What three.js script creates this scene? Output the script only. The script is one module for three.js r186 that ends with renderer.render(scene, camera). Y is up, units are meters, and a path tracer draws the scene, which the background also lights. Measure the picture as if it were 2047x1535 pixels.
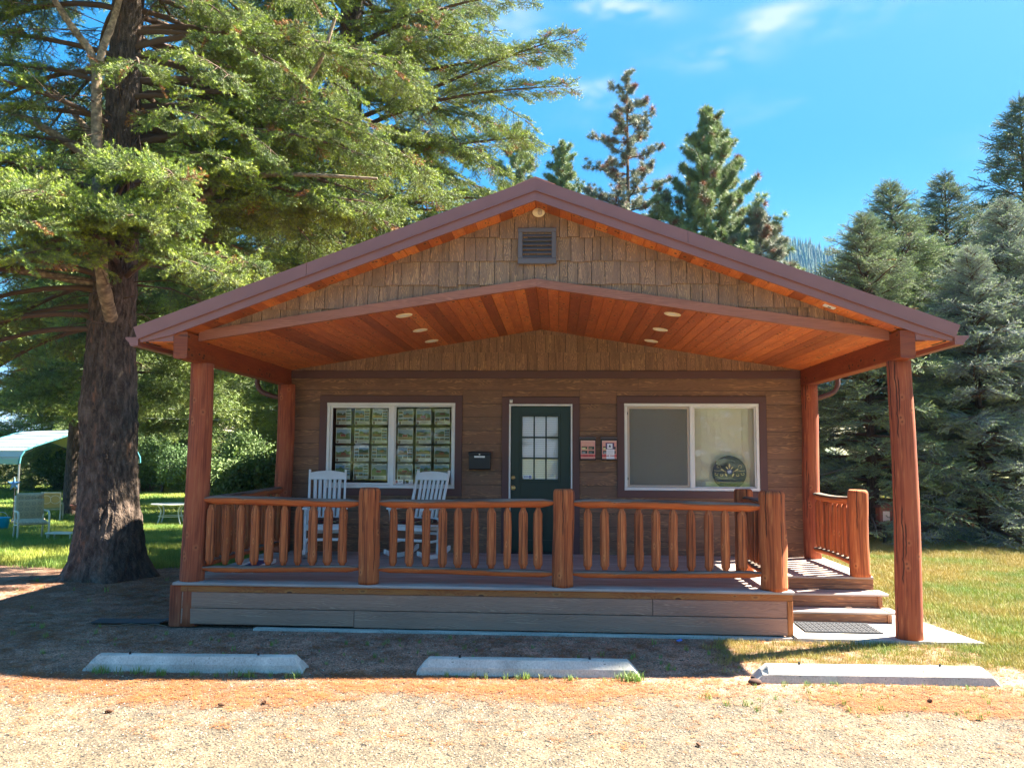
import * as THREE from 'three';
import { mergeGeometries } from 'three/addons/utils/BufferGeometryUtils.js';

// ---------- camera, sky, sun, exposure ----------
const scene = new THREE.Scene();
const camera = new THREE.PerspectiveCamera(50.58, 2047 / 1535, 0.1, 4000);
camera.position.set(0.2308, 1.7997, 8.0509);
camera.rotation.set(0.0876, 0.0568, 0.0063, 'YXZ');
const SUN = new THREE.Vector3(2.46, 3.08, -1.09).normalize();
const renderer = new THREE.WebGLRenderer({ antialias: true });
renderer.toneMapping = THREE.LinearToneMapping;
renderer.toneMappingExposure = 8.9;
renderer.shadowMap.enabled = true;
renderer.shadowMap.type = THREE.PCFSoftShadowMap;
const sun = new THREE.DirectionalLight(new THREE.Color().setRGB(1, 0.91, 0.76), 4.8);
sun.position.copy(SUN).multiplyScalar(60);
sun.castShadow = true; sun.shadow.mapSize.set(4096, 4096); sun.shadow.radius = 1.2;
Object.assign(sun.shadow.camera, { left: -30, right: 30, top: 30, bottom: -30, near: 1, far: 160 });
scene.add(sun); scene.add(sun.target);
scene.fog = new THREE.FogExp2(new THREE.Color().setRGB(0.16, 0.46, 1.0), 0.00014);

// ---------- random numbers and noise ----------
function rng(seed) { let a = seed >>> 0; return () => { a = a + 0x6D2B79F5 | 0; let t = Math.imul(a ^ a >>> 15, 1 | a); t = t + Math.imul(t ^ t >>> 7, 61 | t) ^ t; return ((t ^ t >>> 14) >>> 0) / 4294967296; }; }
const lerp = (a, b, t) => a + (b - a) * t, clamp = (x, a = 0, b = 1) => Math.min(b, Math.max(a, x));
const sstep = (a, b, x) => { const t = clamp((x - a) / (b - a)); return t * t * (3 - 2 * t); };
function hash(i, j, s) { let h = Math.imul(i, 374761393) + Math.imul(j, 668265263) + Math.imul(s, 1442695041) | 0; h = Math.imul(h ^ h >>> 13, 1274126177); return ((h ^ h >>> 16) >>> 0) / 4294967296; }
const wrap = (i, p) => p ? ((i % p) + p) % p : i;
function vn(x, y, px = 0, py = 0, s = 0) {
  const i = Math.floor(x), j = Math.floor(y); let u = x - i, v = y - j; u = u * u * (3 - 2 * u); v = v * v * (3 - 2 * v);
  const i0 = wrap(i, px), i1 = wrap(i + 1, px), j0 = wrap(j, py), j1 = wrap(j + 1, py);
  return lerp(lerp(hash(i0, j0, s), hash(i1, j0, s), u), lerp(hash(i0, j1, s), hash(i1, j1, s), u), v);
}
function fbm(x, y, oct = 4, px = 0, py = 0, s = 0) { let a = 0.5, t = 0, n = 0; for (let k = 0; k < oct; k++) { t += a * vn(x, y, px, py, s + k * 17); n += a; x *= 2; y *= 2; px *= 2; py *= 2; a *= 0.5; } return t / n; }
const mix3 = (a, b, t) => [lerp(a[0], b[0], t), lerp(a[1], b[1], t), lerp(a[2], b[2], t)];

// ---------- sky: air and thin cirrus over the whole dome ----------
{
  const W = 2048, H = 1024, d = new Float32Array(W * H * 4);
  const wisps = [[1250, 14, 80, 16, 1.0], [1185, 8, 34, 8, 0.8], [1555, 22, 60, 14, 1.0], [1540, 45, 40, 12, 0.7], [1185, 185, 42, 14, 0.85], [1205, 165, 26, 14, 0.5], [1440, 105, 95, 22, 0.34], [1040, 60, 60, 40, 0.4], [1660, 30, 120, 25, 0.3], [1000, 20, 50, 20, 0.6]];
  const cam = camera.clone(); cam.updateMatrixWorld();
  const dirs = wisps.map(([x, y]) => new THREE.Vector3((x - 1023.5) / 1624.4, (767.5 - y) / 1624.4, -1).applyQuaternion(cam.quaternion).normalize());
  const v = new THREE.Vector3();
  for (let j = 0; j < H; j++) {
    const el = (j + 0.5) / H * Math.PI - Math.PI / 2, ce = Math.cos(el), se = Math.sin(el);
    for (let i = 0; i < W; i++) {
      const az = ((i + 0.5) / W - 0.5) * 2 * Math.PI;
      v.set(ce * Math.cos(az), se, ce * Math.sin(az));
      const up = clamp(se), cs = clamp(v.dot(SUN));
      let c = mix3([0.178, 0.196, 0.204], [0.032, 0.1, 0.146], sstep(-0.02, 0.14, up)); c = mix3(c, [0.0025, 0.051, 0.126], sstep(0.1, 0.36, up));
      c = mix3(c, [0.008, 0.044, 0.108], sstep(0.25, 0.85, up));
      const halo = 0.03 * Math.pow(cs, 2) + 0.09 * Math.pow(cs, 14) + 0.3 * Math.pow(cs, 120);
      c = [c[0] + halo * 0.85, c[1] + halo * 1.05, c[2] + halo * 0.95];
      if (se < 0) c = mix3(c, [0.1, 0.1, 0.08], sstep(0, -0.06, se));
      let cl = 0;
      if (se > 0.02) {
        const px = v.x / (se + 0.25) * 3, pz = v.z / (se + 0.25) * 3;
        const w = fbm(px * 0.8 + 3, pz * 0.8 + 9, 4, 0, 0, 5);
        const st = fbm(px * 1.1 + pz * 1.3 + w * 2.2, (pz * 3.0 - px * 2.2) + w * 3, 5, 0, 0, 9);
        cl = sstep(0.6, 0.9, st) * sstep(0.52, 0.7, w) * 0.3;
        for (let k = 0; k < wisps.length; k++) {
          const dd = v.distanceTo(dirs[k]); if (dd > 0.2) continue;
          const q = v.clone().sub(dirs[k]).applyQuaternion(cam.quaternion.clone().invert()).multiplyScalar(1624.4);
          const n = fbm(q.x * 0.02 + q.y * 0.03 + k * 7, q.y * 0.06 - q.x * 0.01, 4, 0, 0, 40 + k), ang = -0.22 + 0.5 * hash(k, 3, 3);
          const X = q.x * Math.cos(ang) + q.y * Math.sin(ang) + (n - 0.5) * 34, Y = q.y * Math.cos(ang) - q.x * Math.sin(ang) + (n - 0.5) * 18;
          cl += wisps[k][4] * 1.5 * Math.exp(-Math.pow(X / wisps[k][2], 2) - Math.pow(Y / wisps[k][3], 2)) * sstep(0.25, 0.75, n);
        }
      }
      cl = clamp(cl * 0.55, 0, 0.7);
      c = mix3(c, [0.115, 0.125, 0.13], cl);
      const o = (j * W + i) * 4; d[o] = c[0]; d[o + 1] = c[1]; d[o + 2] = c[2]; d[o + 3] = 1;
    }
  }
  const t = new THREE.DataTexture(d, W, H, THREE.RGBAFormat, THREE.FloatType);
  t.mapping = THREE.EquirectangularReflectionMapping; t.magFilter = t.minFilter = THREE.LinearFilter; t.needsUpdate = true;
  scene.background = t; scene.environment = t;
}

// ---------- building helpers ----------
const taken = {};
function numbered(n) { const k = taken[n] = (taken[n] ?? -1) + 1; return k ? n + '_' + String(k).padStart(3, '0') : n; }
function tag(o, label, category, group, kind) { if (label) o.userData.label = label; if (category) o.userData.category = category; if (group) o.userData.group = group; if (kind) o.userData.kind = kind; return o; }
function thing(name, label, category, group) { const g = new THREE.Group(); g.name = numbered(name); scene.add(g); return tag(g, label, category, group); }
function part(name, geo, mat, parent, label) { const m = new THREE.Mesh(geo, mat); m.name = name; parent.add(m); if (label) m.userData.label = label; return m; }
function single(name, geo, mat, label, category, group) { const m = new THREE.Mesh(geo, mat); m.name = numbered(name); scene.add(m); return tag(m, label, category, group); }
function structure(name, geo, mat) { const m = new THREE.Mesh(geo, mat); m.name = numbered(name); scene.add(m); m.userData.kind = 'structure'; return m; }
function seat(g, x, y, z) { for (const c of g.children) { c.position.x -= x; c.position.y -= y; c.position.z -= z; } g.position.set(x, y, z); return g; }
// uv in metres, u along the grain axis
function mapUV(geo, grain = 'x', ou = 0, ov = 0, s = 1) {
  const p = geo.attributes.position, n = geo.attributes.normal, uv = new Float32Array(p.count * 2), ax = 'xyz'.indexOf(grain), P = [0, 0, 0];
  for (let i = 0; i < p.count; i++) {
    P[0] = p.getX(i); P[1] = p.getY(i); P[2] = p.getZ(i);
    const N = [Math.abs(n.getX(i)), Math.abs(n.getY(i)), Math.abs(n.getZ(i))], a = (ax + 1) % 3, b = (ax + 2) % 3;
    let u = P[ax], v = N[a] > N[b] ? P[b] : P[a];
    if (N[ax] > N[a] && N[ax] > N[b]) { u = P[a] * 0.3; v = P[b]; }
    uv[2 * i] = u * s + ou; uv[2 * i + 1] = v * s + ov;
  }
  geo.setAttribute('uv', new THREE.BufferAttribute(uv, 2)); return geo;
}
function box(x0, x1, y0, y1, z0, z1, grain = 'x', ou = 0, ov = 0) { const g = new THREE.BoxGeometry(x1 - x0, y1 - y0, z1 - z0); g.translate((x0 + x1) / 2, (y0 + y1) / 2, (z0 + z1) / 2); return mapUV(g, grain, ou, ov); }
// box with chamfered edges along its longest direction (bevel b), axis-aligned
function cbox(x0, x1, y0, y1, z0, z1, b = 0.006, grain = 'x', ou = 0, ov = 0) {
  const dx = x1 - x0, dy = y1 - y0, dz = z1 - z0, ax = 'xyz'.indexOf(grain), D = [dx, dy, dz], L = D[ax], A = D[(ax + 1) % 3], B = D[(ax + 2) % 3];
  b = Math.min(b, A * 0.45, B * 0.45);
  const s = new THREE.Shape(), a = A / 2, c = B / 2;
  [[-a + b, -c], [a - b, -c], [a, -c + b], [a, c - b], [a - b, c], [-a + b, c], [-a, c - b], [-a, -c + b]].forEach(([x, y], i) => i ? s.lineTo(x, y) : s.moveTo(x, y));
  const g = new THREE.ExtrudeGeometry(s, { depth: L, bevelEnabled: false }); g.translate(0, 0, -L / 2);
  // shape x,y,z -> axes (ax+1),(ax+2),ax (an even permutation, so it is a rotation)
  const p = g.attributes.position, n = g.attributes.normal, q = [0, 0, 0];
  for (const at of [p, n]) for (let i = 0; i < at.count; i++) { q[(ax + 1) % 3] = at.getX(i); q[(ax + 2) % 3] = at.getY(i); q[ax] = at.getZ(i); at.setXYZ(i, q[0], q[1], q[2]); }
  g.translate((x0 + x1) / 2, (y0 + y1) / 2, (z0 + z1) / 2);
  return mapUV(g, grain, ou, ov);
}
function poly(pts, z0, z1, grain = 'x', ou = 0, ov = 0) { const s = new THREE.Shape(pts.map(([x, y]) => new THREE.Vector2(x, y))); const g = new THREE.ExtrudeGeometry(s, { depth: z1 - z0, bevelEnabled: false }); g.translate(0, 0, z0); return mapUV(g, grain, ou, ov); }
function clipPoly(pts, f) { const out = []; for (let i = 0; i < pts.length; i++) { const a = pts[i], b = pts[(i + 1) % pts.length], fa = f(a), fb = f(b); if (fa >= 0) out.push(a); if ((fa >= 0) !== (fb >= 0)) { const t = fa / (fa - fb); out.push([lerp(a[0], b[0], t), lerp(a[1], b[1], t)]); } } return out; }
const V = (x, y, z) => new THREE.Vector3(x, y, z);
// tube along points with a radius at each point; u runs along in metres, v once round
function tube(pts, rad, sides = 6, { capped = true, rnd = null, up0 = null } = {}) {
  const n = pts.length, pos = [], uv = [], idx = []; let up = up0 ? up0.clone() : V(0.31, 0.23, 0.92), len = 0; const T = V(0, 0, 0), B = V(0, 0, 0);
  for (let i = 0; i < n; i++) {
    T.subVectors(pts[Math.min(n - 1, i + 1)], pts[Math.max(0, i - 1)]).normalize();
    B.crossVectors(T, up).normalize(); up = B.clone().cross(T).normalize();
    if (i) len += pts[i].distanceTo(pts[i - 1]);
    for (let k = 0; k <= sides; k++) {
      const a = k / sides * Math.PI * 2; let r = typeof rad === 'function' ? rad(i / (n - 1), a) : Array.isArray(rad) ? rad[i] : rad;
      if (rnd) r *= rnd(i / (n - 1), a);
      pos.push(pts[i].x + (B.x * Math.cos(a) + up.x * Math.sin(a)) * r, pts[i].y + (B.y * Math.cos(a) + up.y * Math.sin(a)) * r, pts[i].z + (B.z * Math.cos(a) + up.z * Math.sin(a)) * r);
      uv.push(len, k / sides);
    }
  }
  const w = sides + 1;
  for (let i = 0; i < n - 1; i++) for (let k = 0; k < sides; k++) { const a = i * w + k, b = a + w; idx.push(a, b, a + 1, b, b + 1, a + 1); }
  if (capped) for (const i of [0, n - 1]) { const c = pos.length / 3; pos.push(pts[i].x, pts[i].y, pts[i].z); uv.push(i ? len + 0.03 : -0.03, 0.5); for (let k = 0; k < sides; k++) i ? idx.push(i * w + k + 1, i * w + k, c) : idx.push(k, k + 1, c); }
  const g = new THREE.BufferGeometry(); g.setAttribute('position', new THREE.Float32BufferAttribute(pos, 3)); g.setAttribute('uv', new THREE.Float32BufferAttribute(uv, 2)); g.setIndex(idx); g.computeVertexNormals(); return g;
}
const path = (...p) => { const c = new THREE.CatmullRomCurve3(p.map((q) => V(...q))); return c; };
function pipe(p, r, seg = 12, sides = 8) { return tube(path(...p).getPoints(seg), r, sides); }
function bar(a, b, r, sides = 8) { return tube([V(...a), V(...b)], r, sides); }
function xf(g, { t = [0, 0, 0], r = [0, 0, 0], s = [1, 1, 1] } = {}) { g.applyMatrix4(new THREE.Matrix4().compose(V(...t), new THREE.Quaternion().setFromEuler(new THREE.Euler(...r)), V(...s))); return g; }
const clean = (g) => { let q = g.index ? g.toNonIndexed() : g; for (const k of Object.keys(q.attributes)) if (!['position', 'normal', 'uv', 'color'].includes(k)) q.deleteAttribute(k); return q; };
const merge = (list) => mergeGeometries(list.map(clean), false);

// ---------- textures ----------
function tex(w, h, fn, { srgb = true, rep = [1, 1] } = {}) {
  const d = new Uint8Array(w * h * 4);
  for (let j = 0; j < h; j++) for (let i = 0; i < w; i++) { const c = fn((i + 0.5) / w, (j + 0.5) / h), o = (j * w + i) * 4; if (typeof c === 'number') d[o] = d[o + 1] = d[o + 2] = clamp(c, 0, 1) * 255; else { d[o] = clamp(c[0], 0, 255); d[o + 1] = clamp(c[1], 0, 255); d[o + 2] = clamp(c[2], 0, 255); } d[o + 3] = 255; }
  const t = new THREE.DataTexture(d, w, h, THREE.RGBAFormat); t.wrapS = t.wrapT = THREE.RepeatWrapping; t.magFilter = THREE.LinearFilter; t.minFilter = THREE.LinearMipmapLinearFilter; t.generateMipmaps = true;
  if (srgb) t.colorSpace = THREE.SRGBColorSpace; t.repeat.set(...rep); t.needsUpdate = true; return t;
}
const again = (t, x, y) => { const c = t.clone(); c.repeat.set(x, y); c.needsUpdate = true; return c; };
const std = (o) => new THREE.MeshStandardMaterial({ roughness: 0.8, metalness: 0, ...o });
const rgb = (r, g, b) => new THREE.Color().setRGB(r / 255, g / 255, b / 255, THREE.SRGBColorSpace);
// ---------- materials ----------
// embossed wood-grain boards: a stain with lighter flecks where the grain is worn
function embossed(base, dark, light, seed, cover, rings = 26, rep = [0.8, 2.2], amt = 1) {
  const W = 1024, H = 512, hgt = new Float32Array(W * H);
  const map = tex(W, H, (u, v) => {
    const w = fbm(u * 3, v * 4, 4, 3, 4, seed), w2 = fbm(u * 8, v * 24, 3, 8, 24, seed + 3);
    const ring = v * rings + w * 9 + w2 * 1.1, s = 0.5 + 0.5 * Math.sin(ring * 6.2832), fine = vn(u * 14, v * 190, 14, 190, seed + 8);
    const patch = sstep(1 - cover, 1.06 - cover, fbm(u * 5 + 9, v * 9, 4, 5, 9, seed + 20) * 0.9 + 0.16 * vn(u * 40, v * 60, 40, 60, seed + 2));
    const li = Math.pow(s, 3.5) * patch * (0.55 + 0.45 * fine), tone = fbm(u * 2, v * 6, 3, 2, 6, seed + 31);
    hgt[Math.floor(v * H) * W + Math.floor(u * W)] = 0.5 + 0.35 * (s - 0.5) + 0.3 * (fine - 0.5);
    let c = mix3(base, dark, clamp((1 - s) * 0.5 + (fine - 0.5) * 0.5 + (tone - 0.5) * 0.9));
    return mix3(c, light, li * amt);
  }, { rep });
  const bump = tex(W, H, (u, v) => hgt[Math.floor(v * H) * W + Math.floor(u * W)], { srgb: false, rep });
  return { map, bump };
}
const sid = embossed([136, 101, 78], [108, 79, 61], [200, 152, 104], 11, 0.46, 22, [0.6, 2.2], 0.7);
const shi = embossed([156, 122, 97], [126, 98, 79], [214, 166, 118], 47, 0.58, 20, [1.3, 3.0], 0.8);
const skt = embossed([174, 130, 110], [142, 105, 89], [202, 158, 132], 83, 0.42, 26, [0.6, 2.4], 0.7);
const tones = (n, lo, hi, seed) => { const r = rng(seed); return Array.from({ length: n }, () => { const v = lerp(lo, hi, r()); return new THREE.Color(v * lerp(0.97, 1.03, r()), v, v * lerp(0.95, 1.04, r())); }); };
const M = {};
M.siding = tones(4, 0.82, 1.0, 1).map((color) => std({ map: sid.map, bumpMap: sid.bump, bumpScale: 0.003, color, roughness: 0.72 }));
M.shingle = tones(6, 0.74, 1.0, 2).map((color) => std({ map: shi.map, bumpMap: shi.bump, bumpScale: 0.004, color, roughness: 0.75 }));
M.skirt = tones(3, 0.88, 1.0, 3).map((color) => std({ map: skt.map, bumpMap: skt.bump, bumpScale: 0.003, color, roughness: 0.8 }));

// stained knotty boards: 2 m of grain by 0.5 m
const knotty = (() => {
  const r = rng(5), K = Array.from({ length: 46 }, () => [r(), r(), 0.004 + 0.006 * r(), r()]);
  return tex(1024, 512, (u, v) => {
    let w = 0, k0 = 0, kc = 0;
    for (const [x, y, s, q] of K) { let dx = u - x, dy = v - y; dx -= Math.round(dx); dy -= Math.round(dy); const d = Math.hypot(dx * 0.55, dy * 0.28) / s; if (d < 9) { w += Math.exp(-d * 0.45) * 1.6; k0 = Math.max(k0, sstep(2.4, 1.2, d)); kc = Math.max(kc, sstep(1.1, 0.7, d) * sstep(0.15, 0.6, q)); } }
    const g = fbm(u * 3, v * 6, 4, 3, 6, 61), ring = v * 34 + g * 7 + w * 3, s = 0.5 + 0.5 * Math.sin(ring * 6.2832), fine = vn(u * 10, v * 240, 10, 240, 63), blot = fbm(u * 6, v * 8, 4, 6, 8, 66);
    let c = mix3([216, 122, 56], [168, 82, 36], clamp(s * 0.55 + (fine - 0.5) * 0.5 + (blot - 0.45) * 1.1));
    c = mix3(c, [216, 136, 68], k0 * 0.7); return mix3(c, [84, 34, 16], kc * 0.85);
  }, { rep: [0.5, 2] });
})();
const boardTones = [[1, 1, 1], [0.8, 0.74, 0.7], [0.58, 0.52, 0.5], [1.16, 1.26, 1.3], [0.88, 0.82, 0.8], [1.06, 1.08, 1.05]];
M.ceiling = boardTones.map((c) => std({ map: knotty, color: new THREE.Color(c[0], c[1], c[2]), roughness: 0.5 }));

// peeled logs: u along (m), v once round
function logTex(base, dark, light, seed, weather) {
  const r = rng(seed), C = Array.from({ length: 9 }, () => [r(), r(), 0.12 + 0.3 * r(), r() * 10]), K = Array.from({ length: 5 }, () => [r(), r()]);
  return tex(512, 512, (u, v) => {
    const g = fbm(u * 3, v * 12, 4, 3, 12, seed), st = vn(u * 4, v * 90, 4, 90, seed + 4), st2 = fbm(u * 8, v * 40, 3, 8, 40, seed + 6);
    let c = mix3(base, dark, clamp((g - 0.4) * 1.6 + (st - 0.5) * 1.1)); c = mix3(c, light, clamp((st2 - 0.52) * 2.2));
    for (const [x, y] of K) { let dx = u - x, dy = v - y; dx -= Math.round(dx); dy -= Math.round(dy); const d = Math.hypot(dx * 1.2, dy * 0.75) / 0.012; if (d < 4) { c = mix3(c, light, sstep(3.2, 1.8, d) * 0.5); c = mix3(c, [84, 46, 28], sstep(1.2, 0.5, d) * 0.6); } }
    if (weather) { const e = 0.285 + 0.06 * (fbm(u * 9, 1, 4, 9, 0, seed + 9) - 0.5), d = Math.abs(v - 0.25), k = sstep(e - 0.06, e - 0.085, d); c = mix3(c, mix3([130, 116, 104], [86, 76, 68], clamp(st * 0.7 + (g - 0.4) * 1.5)), k); if (d > e - 0.065 && d < e - 0.05) c = mix3(c, [70, 40, 26], 0.6); }
    for (const [x, y, l, ph] of C) { let dx = u - x; dx -= Math.round(dx); let dy = v - y - 0.012 * (fbm(u * 12 + ph, 2, 3, 12, 0, seed) - 0.5) * 3; dy -= Math.round(dy); const k = sstep(l, l - 0.05, Math.abs(dx)) * sstep(0.011, 0.004, Math.abs(dy)); c = mix3(c, [52, 28, 18], k * 0.85); }
    return c;
  }, { rep: [0.7, 1] });
}
const logHoney = logTex([174, 98, 56], [112, 56, 32], [212, 140, 86], 7, false), logRail = logTex([188, 98, 46], [150, 70, 30], [206, 124, 66], 8, true), logRed = logTex([158, 82, 52], [114, 52, 32], [178, 106, 68], 9, false);
M.newel = std({ map: logHoney, roughness: 0.93, color: new THREE.Color(0.95, 0.86, 0.78) });
M.baluster = [[1, 0.93, 0.86], [0.86, 0.8, 0.74], [0.74, 0.68, 0.62], [0.92, 0.9, 0.9], [1.05, 1.04, 1.0]].map((k) => std({ map: logHoney, roughness: 0.93, color: new THREE.Color(...k) }));
M.rail = std({ map: logRail, roughness: 0.92 });
M.post = std({ map: logRed, roughness: 0.9 });
M.beam = std({ map: knotty, color: new THREE.Color(0.4, 0.28, 0.27), roughness: 0.55 });
M.cedar = std({ map: knotty, color: new THREE.Color(0.62, 0.78, 0.95), roughness: 0.75 });
M.step = std({ map: again(shi.map, 0.4, 2), color: new THREE.Color(0.8, 0.62, 0.5), roughness: 0.7 });
const paint = tex(256, 256, (u, v) => { const n = fbm(u * 6, v * 6, 5, 6, 6, 91); const k = 244 + 20 * (n - 0.5); return [k, k, k]; });
M.trim = std({ map: paint, color: rgb(98, 66, 62), roughness: 0.6 });
M.fascia = std({ map: paint, color: rgb(148, 98, 90), roughness: 0.36, metalness: 0.0 });
M.gableTrim = std({ map: again(skt.map, 0.5, 2), color: new THREE.Color(0.86, 0.62, 0.55), roughness: 0.7 });
M.roof = std({ color: rgb(110, 72, 62), roughness: 0.45 });
M.white = std({ map: paint, color: rgb(240, 240, 236), roughness: 0.45 });
M.cream = std({ color: rgb(240, 226, 190), roughness: 0.5 });
M.beige = std({ color: rgb(190, 176, 160), roughness: 0.5 });
M.green = std({ map: again(paint, 2, 2), color: rgb(18, 46, 38), roughness: 0.4 });
M.black = std({ color: rgb(24, 24, 32), roughness: 0.45 });
M.dark = std({ color: rgb(34, 30, 30), roughness: 0.7 });
M.vent = std({ map: paint, color: rgb(104, 96, 98), roughness: 0.6 });
M.brass = std({ color: rgb(214, 186, 120), roughness: 0.3, metalness: 0.9 });
M.steel = std({ color: rgb(180, 180, 184), roughness: 0.4, metalness: 0.85 });
M.interior = std({ color: rgb(150, 146, 136), roughness: 0.9 });
M.glass = new THREE.MeshPhysicalMaterial({ color: 0xffffff, roughness: 0.0, transmission: 1, thickness: 0, ior: 1.5 });
M.screen = std({ color: rgb(128, 128, 122), roughness: 0.9, transparent: true, opacity: 0.5 });
M.vblind = std({ color: rgb(206, 206, 184), roughness: 0.8 });
M.hblind = std({ color: rgb(226, 226, 222), roughness: 0.6 });
const deckTex = tex(512, 128, (u, v) => { const n = fbm(u * 4, v * 30, 4, 4, 30, 71), b = fbm(u * 3, v * 3, 4, 3, 3, 72); const k = 0.86 + 0.22 * (n - 0.5) + 0.3 * (b - 0.5); return [182 * k, 166 * k, 158 * k]; }, { rep: [0.5, 1] });
M.deck = [1, 0.94, 0.9].map((k) => std({ map: deckTex, color: new THREE.Color(k, k, k), roughness: 0.75 }));
const conc = tex(512, 512, (u, v) => { const n = fbm(u * 5, v * 5, 5, 5, 5, 75), s = vn(u * 170, v * 170, 170, 170, 76), pit = sstep(0.93, 0.97, vn(u * 90, v * 90, 90, 90, 77)); const big = fbm(u * 2, v * 3, 4, 2, 3, 78), k = 0.88 + 0.34 * (n - 0.5) + 0.14 * (s - 0.5) - 0.4 * pit - 0.22 * sstep(0.55, 0.75, big); return [208 * k, 202 * k, 190 * k]; }, { rep: [0.8, 0.8] });
M.concrete = std({ map: conc, roughness: 0.88, color: new THREE.Color(0.95, 0.95, 0.95) });
M.rubber = std({ color: rgb(58, 60, 66), roughness: 0.8 });
// bark
const barkH = new Float32Array(1024 * 512);
const barkMap = tex(512, 1024, (u, v) => {
  const w = fbm(u * 8, v * 6, 4, 8, 6, 101), f = fbm(u * 34 + w * 4, v * 30, 4, 34, 30, 103), fl = vn(u * 150, v * 220, 150, 220, 106), rust = sstep(0.56, 0.8, fbm(u * 10, v * 5, 4, 10, 5, 108));
  barkH[Math.floor(v * 1024) * 512 + Math.floor(u * 512)] = f * 0.7 + fl * 0.3;
  let c = mix3([56, 45, 39], [112, 95, 83], clamp((f - 0.25) * 1.7)); c = mix3(c, [136, 84, 54], rust * 0.6 * clamp((f - 0.4) * 3)); return mix3(c, [150, 134, 122], sstep(0.7, 0.96, fl) * 0.35);
}, { rep: [1, 0.4] });
const barkBump = tex(512, 1024, (u, v) => barkH[Math.floor(v * 1024) * 512 + Math.floor(u * 512)], { srgb: false, rep: [1, 0.4] });
M.bark = std({ map: barkMap, bumpMap: barkBump, bumpScale: 0.03, roughness: 0.95 });
const limbMap = tex(256, 256, (u, v) => { const n = fbm(u * 14, v * 8, 4, 14, 8, 111), r = sstep(0.6, 0.8, fbm(u * 26, v * 5, 3, 26, 5, 113)); return mix3(mix3([112, 96, 80], [168, 146, 118], clamp((n - 0.3) * 2)), [92, 74, 60], r * 0.6); }, { rep: [1.6, 1] });
M.limb = std({ map: limbMap, roughness: 0.95 });
M.twig = std({ color: rgb(92, 72, 58), roughness: 0.95 });
// ---------- ground height ----------
const G = (x, z) => -0.68 * sstep(-3, -24, z) * sstep(-3.5, -9, x);

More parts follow.
